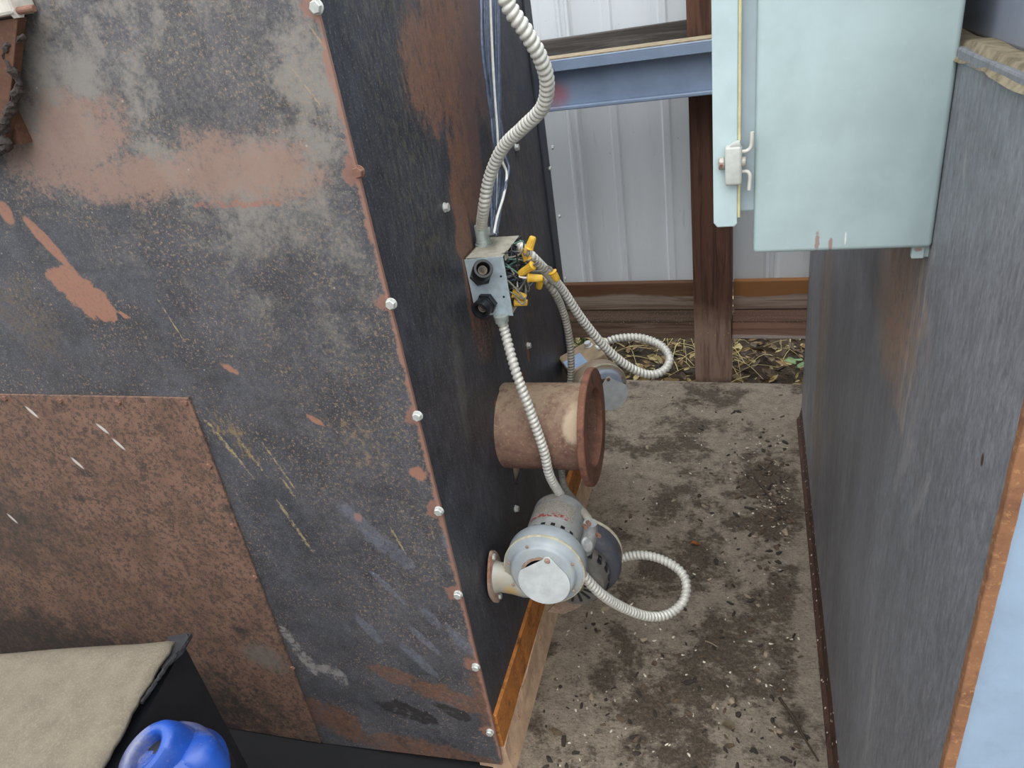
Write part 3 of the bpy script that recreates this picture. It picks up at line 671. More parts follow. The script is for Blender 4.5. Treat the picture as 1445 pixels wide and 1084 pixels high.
# ------------------------------------------------------------------ electrical enclosure
def enclosure():
    Y = .8
    P = lambda u, v, y=Y: up(W, u, v, 1, y)
    bl, br, tl, tr = P(1057, 357), P(1318, 352), P(1075, 0), P(1365, 0)
    x0, x1, z0, z1 = (bl.x+tl.x)/2, (br.x+tr.x)/2-.001, (bl.z+br.z)/2, 1.75
    D = .26
    o0 = Vector((x0, Y, z0)); T = Matrix.Translation(o0)
    root = empty('electrical_enclosure', T, 'pale green electrical enclosure mounted on the side of the grey steel box', 'electrical box')
    M = mat_steel('pale_green_enamel', (180, 198, 197), .38, (150, 96, 58), .745)
    M.over(M.mul(M.ramp(M.noise(9, 5, .6, (1, 1, .5)), .5, .7), .3), (156, 174, 178))
    M.over(M.mul(M.ramp(M.noise(70, 5, .7, (.4, 1, 1.6)), .64, .7), .3), (198, 212, 210))
    for (u, v, rx, rz) in ((1153, 342, .0022, .011), (1172, 345, .002, .007), (1297, 356, .004, .002)): M.over(M.blob(P(u, v)-o0, (rx, 5, rz), wob=1, nsc=200, amt=.7), (160, 112, 92))
    M.over(M.blob(P(1193, 337)-o0, (.0008, 5, .007), wob=.5, nsc=200), (236, 240, 238))
    mg = M.done()
    bm = nb(); box(bm, (0, 0, 0), (x1-x0, D, z1-z0), .005, seg=3); obj('body', bm, mg, root, smooth=.6)
    # neck between body and door, set back a little
    zn = P(1050, 301).z-z0
    ms = plain('enclosure_neck', (156, 170, 174), .45, 0, .06, 20)
    bm = nb(); box(bm, (-.022, .006, zn), (.004, D-.02, z1-z0-.02), .002); obj('body_flange', bm, ms, root)
    # door on the side facing the passage
    dl, dr = P(1003, 320), P(1037, 320); zd = dl.z-z0
    xl, xr = (dl.x+P(1009, 0).x)/2-x0, (dr.x+P(1046, 0).x)/2-x0
    bm = nb(); prism(bm, [(xl+.004, zd), (xr-.003, zd), (xr, zd+.003), (xr, z1-z0), (xl, z1-z0), (xl, zd+.005)], 1, -.004, D+.01, .0012)
    M2 = mat_steel('pale_green_enamel_door', (182, 200, 200), .36, (168, 104, 58), .715)
    door = obj('door', bm, M2.done(), root)
    bm = nb(); g = [P(1037, 306), P(1043, 120), P(1049, -60)]
    tube(bm, [Vector((xr+.0015, -.0015, P(1037, 306).z-z0)), Vector((xr+.0015, -.0015, .25)), Vector((xr+.0015, -.0015, .5))], .0017, 8, .05); obj('gasket', bm, plain('yellowed_gasket', (206, 196, 150), .7, 0, .12, 60), root, label='yellowed rubber gasket')
    # latch
    ml = plain('cast_latch', (190, 192, 184), .55, .1, .1, 60, .06, (140, 110, 90))
    def R(u0, v0, u1, v1):
        a, b = P(u0, v1, Y-.012), P(u1, v0, Y-.012); return a-o0, b-o0
    a, b = R(1023, 205, 1047, 262)
    bm = nb(); box(bm, (a.x, -.016, a.z), (b.x, -.003, b.z), .003, seg=3)
    prism(bm, [(a.x+.003, b.z-.001), (b.x-.001, b.z-.001), (b.x-.002, b.z+.005), (a.x+.008, b.z+.003)], 1, -.015, -.005, .001); latch = obj('latch', bm, ml, root, smooth=.6)
    zc = (P(1030, 231, Y-.012).z-z0)
    bm = nb(); s0 = P(1014, 231, Y-.012).x-x0; s1 = P(1053, 231, Y-.012).x-x0
    cyl(bm, (s0+.004, -.009, zc), (s1-.004, -.009, zc), .0045, 12); cyl(bm, (s0, -.009, zc), (s0+.006, -.009, zc), .0065, 16, .001); cyl(bm, (s1-.005, -.009, zc), (s1, -.009, zc), .0055, 16, .001); obj('clamp_screw', bm, plain('dull_screw', (170, 164, 156), .5, .3, .15, 80, .15), latch)
    mh = plain('hook_steel', (206, 204, 194), .5, .1, .12, 60, .12, (142, 98, 70))
    for pts in (((1046, 214), (1054, 213), (1060, 206), (1062, 186)), ((1046, 242), (1054, 242), (1058, 248), (1057, 268))):
        bm = nb(); q = [P(u, v, Y-.006)-o0 for u, v in pts]
        tube(bm, q, .0021, 8, .002); obj('latch_hook', bm, mh, latch, smooth=1)
    # mounting foot on the steel box
    f = P(1295, 357, Y+.01)-o0
    bm = nb(); box(bm, (f.x-.006, .008, -.014), (f.x+.006, .012, .004), .001); box(bm, (f.x-.006, .012, -.014), (x1-x0+.03, .016, .004), .001)
    obj('mounting_foot', bm, mg, root)
    for zz in (.12, .45):
        bm = nb(); box(bm, (x1-x0-.002, .06, zz), (x1-x0+.004, .2, zz+.05)); obj('mounting_rail', bm, m_dark, root)
enclosure()

# ------------------------------------------------------------------ junction box with its wires
def MI(x, y, z): return Matrix.Translation((x, y, z))
BX = dict(x0=.003, x1=.074, y0=.312, y1=.425, z0=.940, z1=1.054)
def jbox():
    b = BX
    o0 = Vector((b['x0'], b['y0'], b['z0'])); T = MA @ Matrix.Translation(o0)
    root = empty('junction_box', T, 'open grey junction box full of wires with yellow wire nuts on the black housing', 'junction box')
    w, d, h = b['x1']-b['x0'], b['y1']-b['y0'], b['z1']-b['z0']; t = .0018
    mz = plain('galvanised', (176, 190, 196), .42, .25, .12, 60, .06, (170, 160, 140)); mzt = plain('dusty_zinc', (168, 164, 148), .7, .1, .18, 60)
    tilt = .012
    bm = nb(); prism(bm, [(0, .003), (w+.002, -.002), (w, h), (-.003, h-.003)], 1, -t, 0, .0006)
    obj('front_plate', bm, mz, root)
    bm = nb(); box(bm, (0, 0, h-t), (w, d, h), .0005); box(bm, (0, 0, 0), (w, d, t), .0005); box(bm, (0, 0, 0), (t, d, h)); box(bm, (0, d-t, 0), (w, d, h))
    box(bm, (w-.002, .012, h-.013), (w, .03, h)); obj('shell', bm, mzt, root)
    Q = lambda u, v, y: up(MA, u, v, 1, y)-o0
    # screw holes and knockout ring on the front plate
    for u, v in ((707, 390), (711, 419)):
        bm = nb(); p = up(MA, u, v, 1, b['y0']-t)-o0; lathe(bm, [(.0022, 0), (.0022, .0004)], p+Vector((0, 0, 0)), (0, -1, 0), 12)
        obj('screw_hole', bm, m_black, root)
    # black cable connectors
    for (u, v, u2, v2) in ((678, 389, 682, 379), (688, 427, 677, 439)):
        p = up(MA, u, v, 1, b['y0']-t)-o0; e = up(MA, u2, v2, 1, b['y0']-.034)-o0; dd = (e-p).normalized(); Ln = (e-p).length
        bm = nb(); lathe(bm, [(.0205, 0), (.0205, .007), (.019, .008)], p, dd, 6)
        lathe(bm, [(.0158, .007), (.0158, .011), (.0168, .0115), (.0168, .014), (.0155, .0145), (.0155, .018), (.0175, .0185), (.0178, Ln-.003), (.0165, Ln), (.0125, Ln), (.0118, Ln-.004), (.0112, .008)], p, dd, 32, cap1=True)
        c = obj('cable_connector', bm, m_black, root, smooth=.6)
        bm = nb(); lathe(bm, [(.0085, 0), (.0085, .0015), (.006, .0015), (.006, 0)], e-dd*.012, dd, 20); obj('grommet', bm, plain('dusty_grommet', (110, 100, 88), .8, 0, .2, 90), c)
    # top conduit connector
    p = up(MA, 683, 345, 2, b['z1'])-o0
    mc = plain('conduit_connector', (166, 174, 168), .5, .3, .2, 90, .08, (150, 140, 116))
    bm = nb(); lathe(bm, [(.0165, -.002), (.0165, .003), (.0145, .0035), (.0145, .008), (.0132, .009), (.0132, .036), (.0122, .038), (.0112, .038), (.0112, 0)], p, (0, 0, 1), 28)
    box(bm, p+Vector((.0115, -.006, .018)), p+Vector((.022, .006, .032)), .0015); cyl(bm, p+Vector((.017, -.012, .025)), p+Vector((.017, .010, .025)), .003, 10)
    obj('top_connector', bm, mc, root, smooth=.6)
    p2 = up(MA, 707, 446, 2, b['z0'])-o0
    bm = nb(); lathe(bm, [(.0140, .002), (.0140, -.004), (.0128, -.006), (.0128, -.012), (.0112, -.012), (.0112, 0)], p2, (0, 0, 1), 24); obj('bottom_connector', bm, mc, root, smooth=.6)
    # wires bulging from the open side
    rnd = random.Random(11)
    mk = {'black': plain('wire_black', (46, 48, 54), .5, 0, .3, 120), 'grey': plain('wire_grey', (132, 128, 118), .6, 0, .2, 120), 'white': plain('wire_white', (216, 212, 200), .55, 0, .12, 120), 'blue': plain('wire_blue', (86, 108, 128), .5, 0, .2, 120), 'green': plain('wire_green', (92, 124, 112), .5, 0, .2, 120)}
    for k in range(30):
        y = rnd.uniform(.012, d-.012); z = rnd.uniform(.018, h-.008)
        a = Vector((rnd.uniform(.015, w-.02), y, z)); c = Vector((w+rnd.uniform(.0, .03), min(d+.01, max(.01, y+rnd.uniform(-.04, .04))), min(h, max(.015, z+rnd.uniform(-.04, .04)))))
        e = Vector((rnd.uniform(.03, w+.012), rnd.uniform(.015, d-.01), rnd.uniform(.015, h-.01)))
        bm = nb(); tube(bm, [a, (a+c)/2+Vector((.012, 0, rnd.uniform(-.012, .012))), c, (c+e)/2+Vector((.006, 0, rnd.uniform(-.012, .012))), e], .00165, 7, .004)
        obj('wire', bm, mk[rnd.choices(('black', 'grey', 'blue', 'green', 'white'), (10, 7, 3, 2, 1))[0]], root, smooth=9)
    my = plain('wire_nut_yellow', (226, 180, 62), .5, 0, .1, 90, .04, (150, 110, 50))
    nuts = [((746, 352), (752.5, 334), .115, 'grey', (.02, .095, .09)), ((745, 368), (738.5, 351), .105, 'black', (.03, .06, .08)), ((753, 374), (733, 387), .125, 'grey', (.03, .08, .09)), ((744, 392), (766, 393), .11, 'white', (.04, .05, .05)),
            ((762.5, 393), (760.5, 407), .10, 'grey', (.05, .08, .07)), ((722, 414), (742.5, 420), .070, 'black', (.035, .05, .03)), ((725, 426), (744.5, 427), .070, 'black', (.035, .05, .02)), ((779, 383), (787, 396), .135, 'grey', (.05, .08, .06))]
    for a, e, x, wc, st in nuts:
        p = up(MA, a[0], a[1], 0, x)-o0; q = up(MA, e[0], e[1], 1, p.y+o0.y+.004)-o0
        dd = (q-p); Ln = dd.length; dd = dd.normalized()
        if Ln > .036: Ln = .036
        bm = nb(); X, Y, Z = frame_from(dd); rings = []
        for r, t_ in ((.0066, 0), (.0088, .05), (.0088, .12), (.0076, .16), (.0068, .75), (.0062, .94), (.0048, 1)):
            ring = []
            for k in range(36):
                an = 2*PI*k/36; rr = r*(1-(.10 if .1 < t_ < .95 and k % 3 == 0 else 0)); ring.append(p+dd*Ln*t_+(X*math.cos(an)+Y*math.sin(an))*rr)
            rings.append(ring)
        ringed(bm, rings); obj('wire_nut', bm, my, root, smooth=.7, label='yellow twist-on wire nut')
        s = Vector(st); bm = nb()
        for sh in (-.0018, .0018):
            off = Vector((sh, sh, -sh)); tube(bm, [s+off, (s+p)/2+off+Vector((.02, 0, .01*(1 if wc == 'white' else -.4))), p-dd*.012+off, p+dd*.004+off*.4], .0016, 7, .004)
        obj('wire', bm, mk[wc], root, smooth=9)
jbox()

# ------------------------------------------------------------------ loose wires coming down to the box
def wires():
    p = up(MA, 700, 325, 0, .045); root = empty('wire_bundle', MA @ Matrix.Translation(p), 'bundle of thin dark wires with a white one hanging down to the junction box', 'wires')
    mk = plain('bundle_wire', (84, 94, 112), .38, 0, .25, 120); mw = plain('bundle_white', (214, 214, 208), .5, 0, .1, 100)
    P = lambda u, v, x: up(MA, u, v, 0, x)-p
    rnd = random.Random(2)
    for k in range(11):
        u0 = 677+2.6*k; j = rnd.uniform(-2, 2)
        pts = [P(u0, -40, .055+.002*(k % 3)), P(u0+2+j, 60, .055), P(687+1.9*k+j*.6, 130, .05+.003*(k % 2)), P(695+1.1*k+rnd.uniform(-2, 2), 200, .045+.003*(k % 3)), P(696+1.3*((k*5) % 11)+rnd.uniform(-3, 3), 262, .04+.004*(k % 2)), P(694+.8*k, 318, .04), P(696+.6*k, 331, .05)]
        bm = nb(); tube(bm, pts, .0027, 7, .006); obj('wire', bm, mw if k == 5 else mk, root, smooth=9, label='white wire' if k == 5 else None)
    for pts, mm, lb in (((P(700, 180, .045), P(708, 225, .05), P(715, 245, .055), P(711, 275, .055), P(702, 305, .05), P(697, 330, .05)), mw, 'white wire'), ((P(706, 170, .045), P(713, 220, .05), P(718, 238, .056), P(712, 268, .055), P(706, 300, .05), P(700, 330, .05)), mk, None)):
        bm = nb(); tube(bm, pts, .0027, 7, .006); obj('wire', bm, mm, root, smooth=9, label=lb)
wires()

# ------------------------------------------------------------------ blowers
def blower(T, label, k, M, reverse=False, plate=True, label_band=None, foot=False, ml=.065, ox=1, tbox=None, sw=(0, 0)):
    """axis along +y: inlet face at y = 0 (towards -y), motor behind; outlet to -x"""
    root = empty('blower', T, label, 'blower', 'three blowers along the furnace housing')
    V = lambda x, y, z: Vector((x, y, z))*k
    sc, mo, sil, rst, blk = M; seam = m_seam
    # scroll casing: stepped drum with a seam, an inlet hole in its face
    bm = nb()
    pr = [(.040, .006), (.040, 0), (.066, 0), (.070, .002), (.073, .008), (.076, .013), (.083, .015), (.0885, .0185), (.0885, .0225), (.0865, .0235), (.0895, .028), (.0895, .058), (.086, .066), (.080, .070), (.04, .070), (.04, .066)]
    lathe(bm, [(r*k, t*k) for r, t in pr], V(0, 0, 0), (0, 1, 0), 72, cap0=False, cap1=True); casing = obj('scroll_casing', bm, sc, root, smooth=.8)
    bm = nb(); ring = [(.0880, .0170), (.0905, .0180), (.0910, .0205), (.0905, .0230), (.0880, .0240)]
    lathe(bm, [(r*k, t*k) for r, t in ring], V(0, 0, 0), (0, 1, 0), 72, cap0=False, cap1=False, closed=True); obj('casing_seam', bm, seam, casing, smooth=.8, label='rust-edged cream seam')
    bm = nb(); lathe(bm, [(.0385*k, .012*k), (.0385*k, .05*k)], V(0, 0, 0), (0, 1, 0), 40); obj('impeller', bm, blk, root)
    bm = nb()
    rr = random.Random(4)
    rings = []
    for r, t in ((.0405, -.0008), (.047, -.0008), (.0475, .0004), (.0405, .0004)):
        rings.append([V(r*math.cos(2*PI*j/48)*(1+.05*mnoise.noise(Vector((j*.9, r*90, 1)))), t, r*math.sin(2*PI*j/48)*(1+.05*mnoise.noise(Vector((j*.9, r*90, 1))))) for j in range(48)])
    ringed(bm, rings, closed=True); obj('inlet_rim', bm, rst, casing, label='rusted inlet rim')
    # outlet neck and flange
    bm = nb(); N = 28
    secs = ((-.020, .044, .030, -.043), (-.055, .041, .030, -.046), (-.080, .037, .029, -.043), (-.108, .036, .029, -.040), (-.120, .040, .033, -.040))
    rings = [[V(x*ox, .034+b*math.cos(2*PI*j/N), zc+a*math.sin(2*PI*j/N)) for j in range(N)] for x, a, b, zc in secs]
    ringed(bm, rings); obj('outlet_neck', bm, sc, root, smooth=.8)
    bm = nb(); rings = []
    for x, f in ((-.1185, .97), (-.1195, 1), (-.1245, 1), (-.1255, .97)):
        ring = []
        for j in range(40):
            a = 2*PI*j/40; rd = 1/((abs(math.cos(a))/.050)**1.5+(abs(math.sin(a))/.070)**1.5)**(1/1.5)
            ring.append(V(x*ox, .034+rd*math.cos(a)*f, -.040+rd*math.sin(a)*f))
        rings.append(ring)
    ringed(bm, rings); fl = obj('outlet_flange', bm, rst , root, smooth=.6)
    for s in (-1, 1):
        bm = nb(); lathe(bm, [(.0075*k, 0), (.0075*k, .005*k), (.006*k, .006*k)], V(-.119*ox, .034, -.040+s*.055), (ox, 0, 0), 6); obj('flange_bolt', bm, m_zinc, fl)
    # motor
    bm = nb(); r = .067
    lathe(bm, [(a*k, t*k) for a, t in ((.060, .064), (.066, .072), (r, .076), (r, .150+ml), (.0675, .152+ml), (.0675, .156+ml), (.065, .160+ml), (.057, .178+ml), (.043, .184+ml), (.02, .186+ml), (.012, .187+ml))], V(0, 0, 0), (0, 1, 0), 56); motor = obj('motor', bm, mo, root, smooth=.6)
    for j in range(18):
        a = 2*PI*(j+.5)/18
        bm = nb(); box(bm, V(-.0052, .080, -.001), V(.0052, .102, .0016), .0008*k, M=Matrix.Rotation(a, 4, 'Y') @ Matrix.Translation(V(0, 0, r-.0012))); obj('vent_slot', bm, blk, motor)
    if reverse:
        for j in range(14):
            a = 2*PI*j/14; bm = nb(); box(bm, V(.018, -.0008, -.0024), V(.042, .0014, .0024), 0, M=Matrix.Translation(V(0, .1855+ml, 0)) @ Matrix.Rotation(a, 4, 'Y')); obj('end_vent', bm, blk, motor)
    bm = nb(); lathe(bm, [(.008*k, 0), (.008*k, .003*k), (.004*k, .005*k)], V(0, .186+ml, 0), (0, 1, 0), 16); obj('shaft_end', bm, sil, motor)
    if label_band:
        for (a0, a1, t0, t1, mat_) in label_band:
            bm = nb(); n = 16; R1 = (r+.0006)*k
            rows = []
            for t in (t0, t1): rows.append([bm.verts.new((math.sin(a0+(a1-a0)*j/n)*R1, t*k, math.cos(a0+(a1-a0)*j/n)*R1)) for j in range(n+1)])
            for j in range(n): bm.faces.new((rows[0][j], rows[0][j+1], rows[1][j+1], rows[1][j]))
            bmesh.ops.solidify(bm, geom=bm.faces[:], thickness=-.0003)
            obj('rating_label', bm, mat_, motor, smooth=.8)
    if tbox:
        bm = nb(); box(bm, V(-.066, .072, .0), V(.07, .195, .080), .006*k, M=Matrix.Rotation(-.3, 4, 'Y')); tb = obj('motor_box', bm, mo, motor)
        bm = nb(); box(bm, V(-.062, .080, .0801), V(.005, .15, .0808), 0, M=Matrix.Rotation(-.3, 4, 'Y')); obj('sticker', bm, tbox, tb, label='pale blue sticker')
        bm = nb(); lathe(bm, [(.014*k, 0), (.014*k, .014*k), (.011*k, .015*k), (.011*k, .028*k)], V(.022, .16, .078), (-.3, 0, 1), 18); obj('conduit_connector', bm, sil, tb)
    # swing plate over the inlet: a drop shape hung from a screw
    if plate:
        c = Vector((.003+sw[0], -.017+sw[1])); R_ = .0575; top = Vector((.017, .047)); pts = []
        n = 44; a0 = math.radians(128); a1 = math.radians(128-332)
        a0, a1 = math.radians(150), math.radians(30-360+360)
        arc = [c+Vector((math.cos(a), math.sin(a)))*R_ for a in [math.radians(148)+(math.radians(26+360-148))*j/n for j in range(n+1)]]
        poly = arc + [top+Vector((.010, -.002)), top+Vector((.004, .006)), top+Vector((-.005, .005)), top+Vector((-.011, -.003))]
        bm = nb(); prism(bm, [(p.x*k, p.y*k) for p in poly], 1, -.0044*k, -.0026*k, .0005*k)
        bmesh.ops.triangulate(bm, faces=[f for f in bm.faces if len(f.verts) > 8])
        pl = obj('inlet_plate', bm, sil, root, label='bright metal swing plate over the inlet')
        bm = nb(); lathe(bm, [(.0062*k, .0), (.0062*k, .003*k), (.004*k, .0055*k)], V(top.x, -.004, top.y-.004), (0, -1, 0), 14); obj('pivot_screw', bm, rst, pl)
    for j, a in enumerate((25, 110, 160, 205, 265, 330)):
        bm = nb(); lathe(bm, [(.0036*k, 0), (.0036*k, .0012*k), (.002*k, .0022*k)], V(.0765*math.cos(math.radians(a)), .0018, .0765*math.sin(math.radians(a))), (0, -1, 0), 10); obj('casing_screw', bm, rst, casing)
    if foot:
        bm = nb(); box(bm, V(-.05, .02, -.105), V(.05, .09, -.098), .001); box(bm, V(-.02, .03, -.10), V(.02, .06, -.08), .001); obj('mounting_foot', bm, rst, root, label='rusted mounting foot')
    return root
def blower_paint(nm, c, dust, drip=True, rough=.42, band=None):
    M = Mat(nm, rough, 0, .5).base(c); M.vary(20, .88, 1.1)
    M.over(M.mul(M.ramp(M.noise(16, 6, .7), .48, .66), .6), dust)
    M.over(M.ramp(M.noise(55, 4, .65), .70, .73), (134, 76, 56))
    if drip: M.over(M.blob((-.085, .02, -.03), (.03, .06, .05), soft=.6, wob=.9, nsc=60, amt=.5), (168, 152, 118)); M.over(M.blob((-.07, -.004, -.052), (.016, .03, .016), soft=.6, nsc=70, amt=.7), (186, 152, 88))
    if band: M.over(M.ramp(M.math('ADD', M.axis(1), M.mul2(M.math('SUBTRACT', M.noise(40, 5), .5), .012)), .008, .013, 0, .92), band)
    return M.done()
def silver_plate():
    M = Mat('bare_aluminium', .5, .3, .5).base((214, 219, 219)); M.vary(30, .86, 1.1); M.over(M.mul(M.ramp(M.noise(40, 6, .7, (.35, 1, 1)), .6, .68), .5), (150, 152, 150)); M.bump(M.noise(30, 4), .2, .003); return M.done()
m_sil = silver_plate(); m_frust = mat_rust('flange_chipped', (150, 128, 112), (128, 76, 54), (170, 160, 146)).done()
m_lbl = Mat('sticker', .6).base((206, 200, 190)); m_lbl.vary(60, .85, 1.06); m_lbl.over(m_lbl.mul(m_lbl.ramp(m_lbl.noise(420, 2, .6, (1, .5, 1)), .55, .6), .5), (130, 126, 122))
m_lblA = Mat('small_sticker', .6).base((206, 200, 190)).vary(60, .8, 1.06).done()
m_lbl2 = m_lbl.over(m_lbl.mul(m_lbl.ramp(m_lbl.axis(1), .124, .120), m_lbl.ramp(m_lbl.noise(150, 2, .5), .5, .56)), (196, 92, 92)).done()
m_blue = plain('blue_sticker', (150, 172, 200), .5, 0, .1, 60)
def place_blower(c, yaw, tilt, roll=0.0):
    return MA @ Matrix.Translation(c) @ Matrix.Rotation(yaw, 4, 'Z') @ Matrix.Rotation(tilt, 4, 'X') @ Matrix.Rotation(roll, 4, 'Y')
m_seam = mat_rust('seam_cream', (186, 180, 156), (150, 118, 88), (206, 200, 180)).done()
K1 = .88
c1 = up(MA, 765, 812, 0, .118)
B1 = place_blower(c1, .03, -.1)
blower(B1, 'grey blower nearest the camera with a rounded bright plate over its inlet', K1, (blower_paint('blower_grey', (156, 164, 168), (168, 164, 146)), plain('motor_grey', (146, 148, 146), .5, 0, .15, 40, .08), m_sil, m_frust, m_black),
       label_band=[(-.8, .8, .125, .19, m_lbl2), (-.6, .1, .198, .214, m_lblA)])
c2 = up(MA, 818, 768, 0, .14)
B2 = place_blower(c2, PI+.1, 0)
blower(B2, 'dark dusty blower half hidden behind the nearest grey blower', 1.05, (blower_paint('blower_dark', (74, 76, 84), (108, 98, 88), False), plain('motor_dusty', (104, 100, 94), .7, 0, .2, 40, .08), m_sil, m_rustbolt, m_black), reverse=True, plate=False, ox=-1, ml=-.065)
def outlet_bracket():
    T = B2.inverted() @ MA
    q = [up(MA, u, v, 1, .3) for u, v in ((772, 864), (788, 847), (812, 844), (833, 831), (829, 847), (815, 859), (795, 867))]
    bm = nb(); prism(bm, [(p.x, p.z) for p in q], 1, .3, .304, .0008); bmesh.ops.transform(bm, matrix=T, verts=bm.verts); obj('outlet_bracket', bm, m_frust, bpy.data.objects['blower.001'], label='rusted bracket plate')
outlet_bracket()
c3 = up(MA, 852, 552, 0, .13)
B3 = place_blower(c3, .55, .05)
blower(B3, 'tan dust-covered blower with a blue sticker behind the rusty pipe', .82, (blower_paint('blower_far', (150, 160, 176), (176, 168, 150), False, band=(148, 130, 106)), plain('motor_tan', (150, 132, 108), .85, 0, .2, 40), m_sil, m_rustbolt, m_black),
       tbox=m_blue, ml=0, sw=(.024, -.006))

# ------------------------------------------------------------------ flexible conduits
m_cond = plain('galvanised_conduit', (206, 204, 194), .48, .2, .1, 60)
m_cond2 = plain('dull_conduit', (158, 154, 142), .6, .15, .15, 80)
def conduit(pts, r, lab, mat, pitch=.0105, corr=.3, ends=None):
    P = [up(MA, u, v, {'x': 0, 'y': 1, 'z': 2}[a], val) if not isinstance(u, Vector) else u for u, v, a, val in pts]
    bm = nb(); tube(bm, P, r, 18, corr=corr, pitch=pitch)
    o = obj('flexible_conduit', bm, mat, M=MA, smooth=9)
    tag(o, lab, 'conduit', 'flexible metal conduits'); rebase(o); return P
MAi = MA.inverted()
def on(B, x, y, z): return (MAi @ B) @ Vector((x, y, z))
bx = BX
top = up(MA, 683, 345, 2, bx['z1']); bot = up(MA, 707, 446, 2, bx['z0'])
conduit([(706, -45, 'y', .10), (716, 4, 'y', .11), (742, 45, 'y', .125), (763, 83, 'y', .145), (772, 118, 'y', .17), (765, 152, 'y', .20), (737, 181, 'y', .24), (710, 208, 'y', .28), (691, 250, 'y', .315), (683, 292, 'y', .335), (top+Vector((0, 0, .03)), 0, 0, 0), (top+Vector((0, 0, .006)), 0, 0, 0)],
        .0108, 'thick pale conduit curving down from the top of the photo to the junction box', m_cond, .0095)
conduit([(bot+Vector((0, 0, -.002)), 0, 0, 0), (bot+Vector((.003, 0, -.04)), 0, 0, 0), (728, 525, 'y', .275), (748, 580, 'y', .265), (767, 635, 'y', .265), (776, 672, 'y', .278), (on(B1, .004, .21, .04), 0, 0, 0)],
        .0100, 'pale conduit running down in front of the rusty pipe into the nearest blower', m_cond, .0095)
conduit([(760, 385, 'x', .07), (777, 405, 'y', .47), (793, 435, 'y', .495), (803, 475, 'y', .515), (806, 515, 'y', .525), (804, 548, 'y', .53), (799, 590, 'y', .53), (792, 640, 'y', .50), (796, 685, 'y', .42), (816, 713, 'y', .335), (831, 734, 'y', .25), (833, 750, 'y', .20)],
        .0082, 'thin dull conduit passing behind the rusty pipe to the elbow between the two near blowers', m_cond2, .0075, .32)
conduit([(726, 342, 'x', .06), (750, 362, 'x', .10), (790, 405, 'y', .50), (820, 449, 'y', .55), (852, 488, 'y', .59), (882, 514, 'y', .62), (912, 528, 'y', .645), (935, 524, 'y', .67), (945, 507, 'y', .71), (933, 488, 'y', .75), (905, 477, 'y', .78), (875, 477, 'y', .79), (855, 483, 'y', .79), (842, 492, 'y', .78)],
        .0105, 'pale conduit arching from the junction box into a loop at the farthest blower', m_cond, .0100)
conduit([(800, 785, 'y', .19), (820, 809, 'y', .19), (848, 838, 'y', .207), (880, 858, 'y', .25), (915, 870, 'y', .29), (945, 866, 'y', .325), (966, 845, 'y', .36), (966, 815, 'y', .40), (945, 795, 'y', .43), (912, 784, 'y', .45), (880, 787, 'y', .455), (855, 799, 'y', .44), (838, 812, 'y', .41), (826, 826, 'y', .38)],
        .0112, 'pale conduit looping out over the floor beside the two near blowers', m_cond, .0100)
def elbow():
    mc = plain('cast_elbow', (150, 152, 150), .5, .2, .2, 70, .1)
    e = up(MA, 833, 752, 1, .2)
    root = empty('conduit_elbow', MA @ Matrix.Translation(e), 'cast metal conduit elbow with rusty screws between the two near blowers', 'elbow')
    P = lambda u, v, y=.2: up(MA, u+3, v, 1, y)-e
    bm = nb(); tube(bm, [P(830, 738), P(830, 755), P(826, 768), P(822, 776, .2)], .0135, 16, .003, taper=lambda t: 1+.15*t); obj('elbow_body', bm, mc, root, smooth=.8)
    bm = nb(); d = Vector((.5, -.85, .35)).normalized(); p = P(825, 768, .185)
    lathe(bm, [(.016, 0), (.016, .004), (.013, .006)], p, d, 20, sx=.75); obj('cover', bm, mc, root, smooth=.6)
    for u, v in ((821, 742), (826, 737), (840, 754)):
        bm = nb(); q = P(u, v, .19); cyl(bm, q, q+d*.012, .0042, 8); obj('screw', bm, m_rustbolt, root)
    bm = nb(); tube(bm, [P(820, 775, .2), P(817, 792, .21), P(814, 806, .22)], .012, 14, .004); obj('nipple', bm, mc, root, smooth=.8)
elbow()

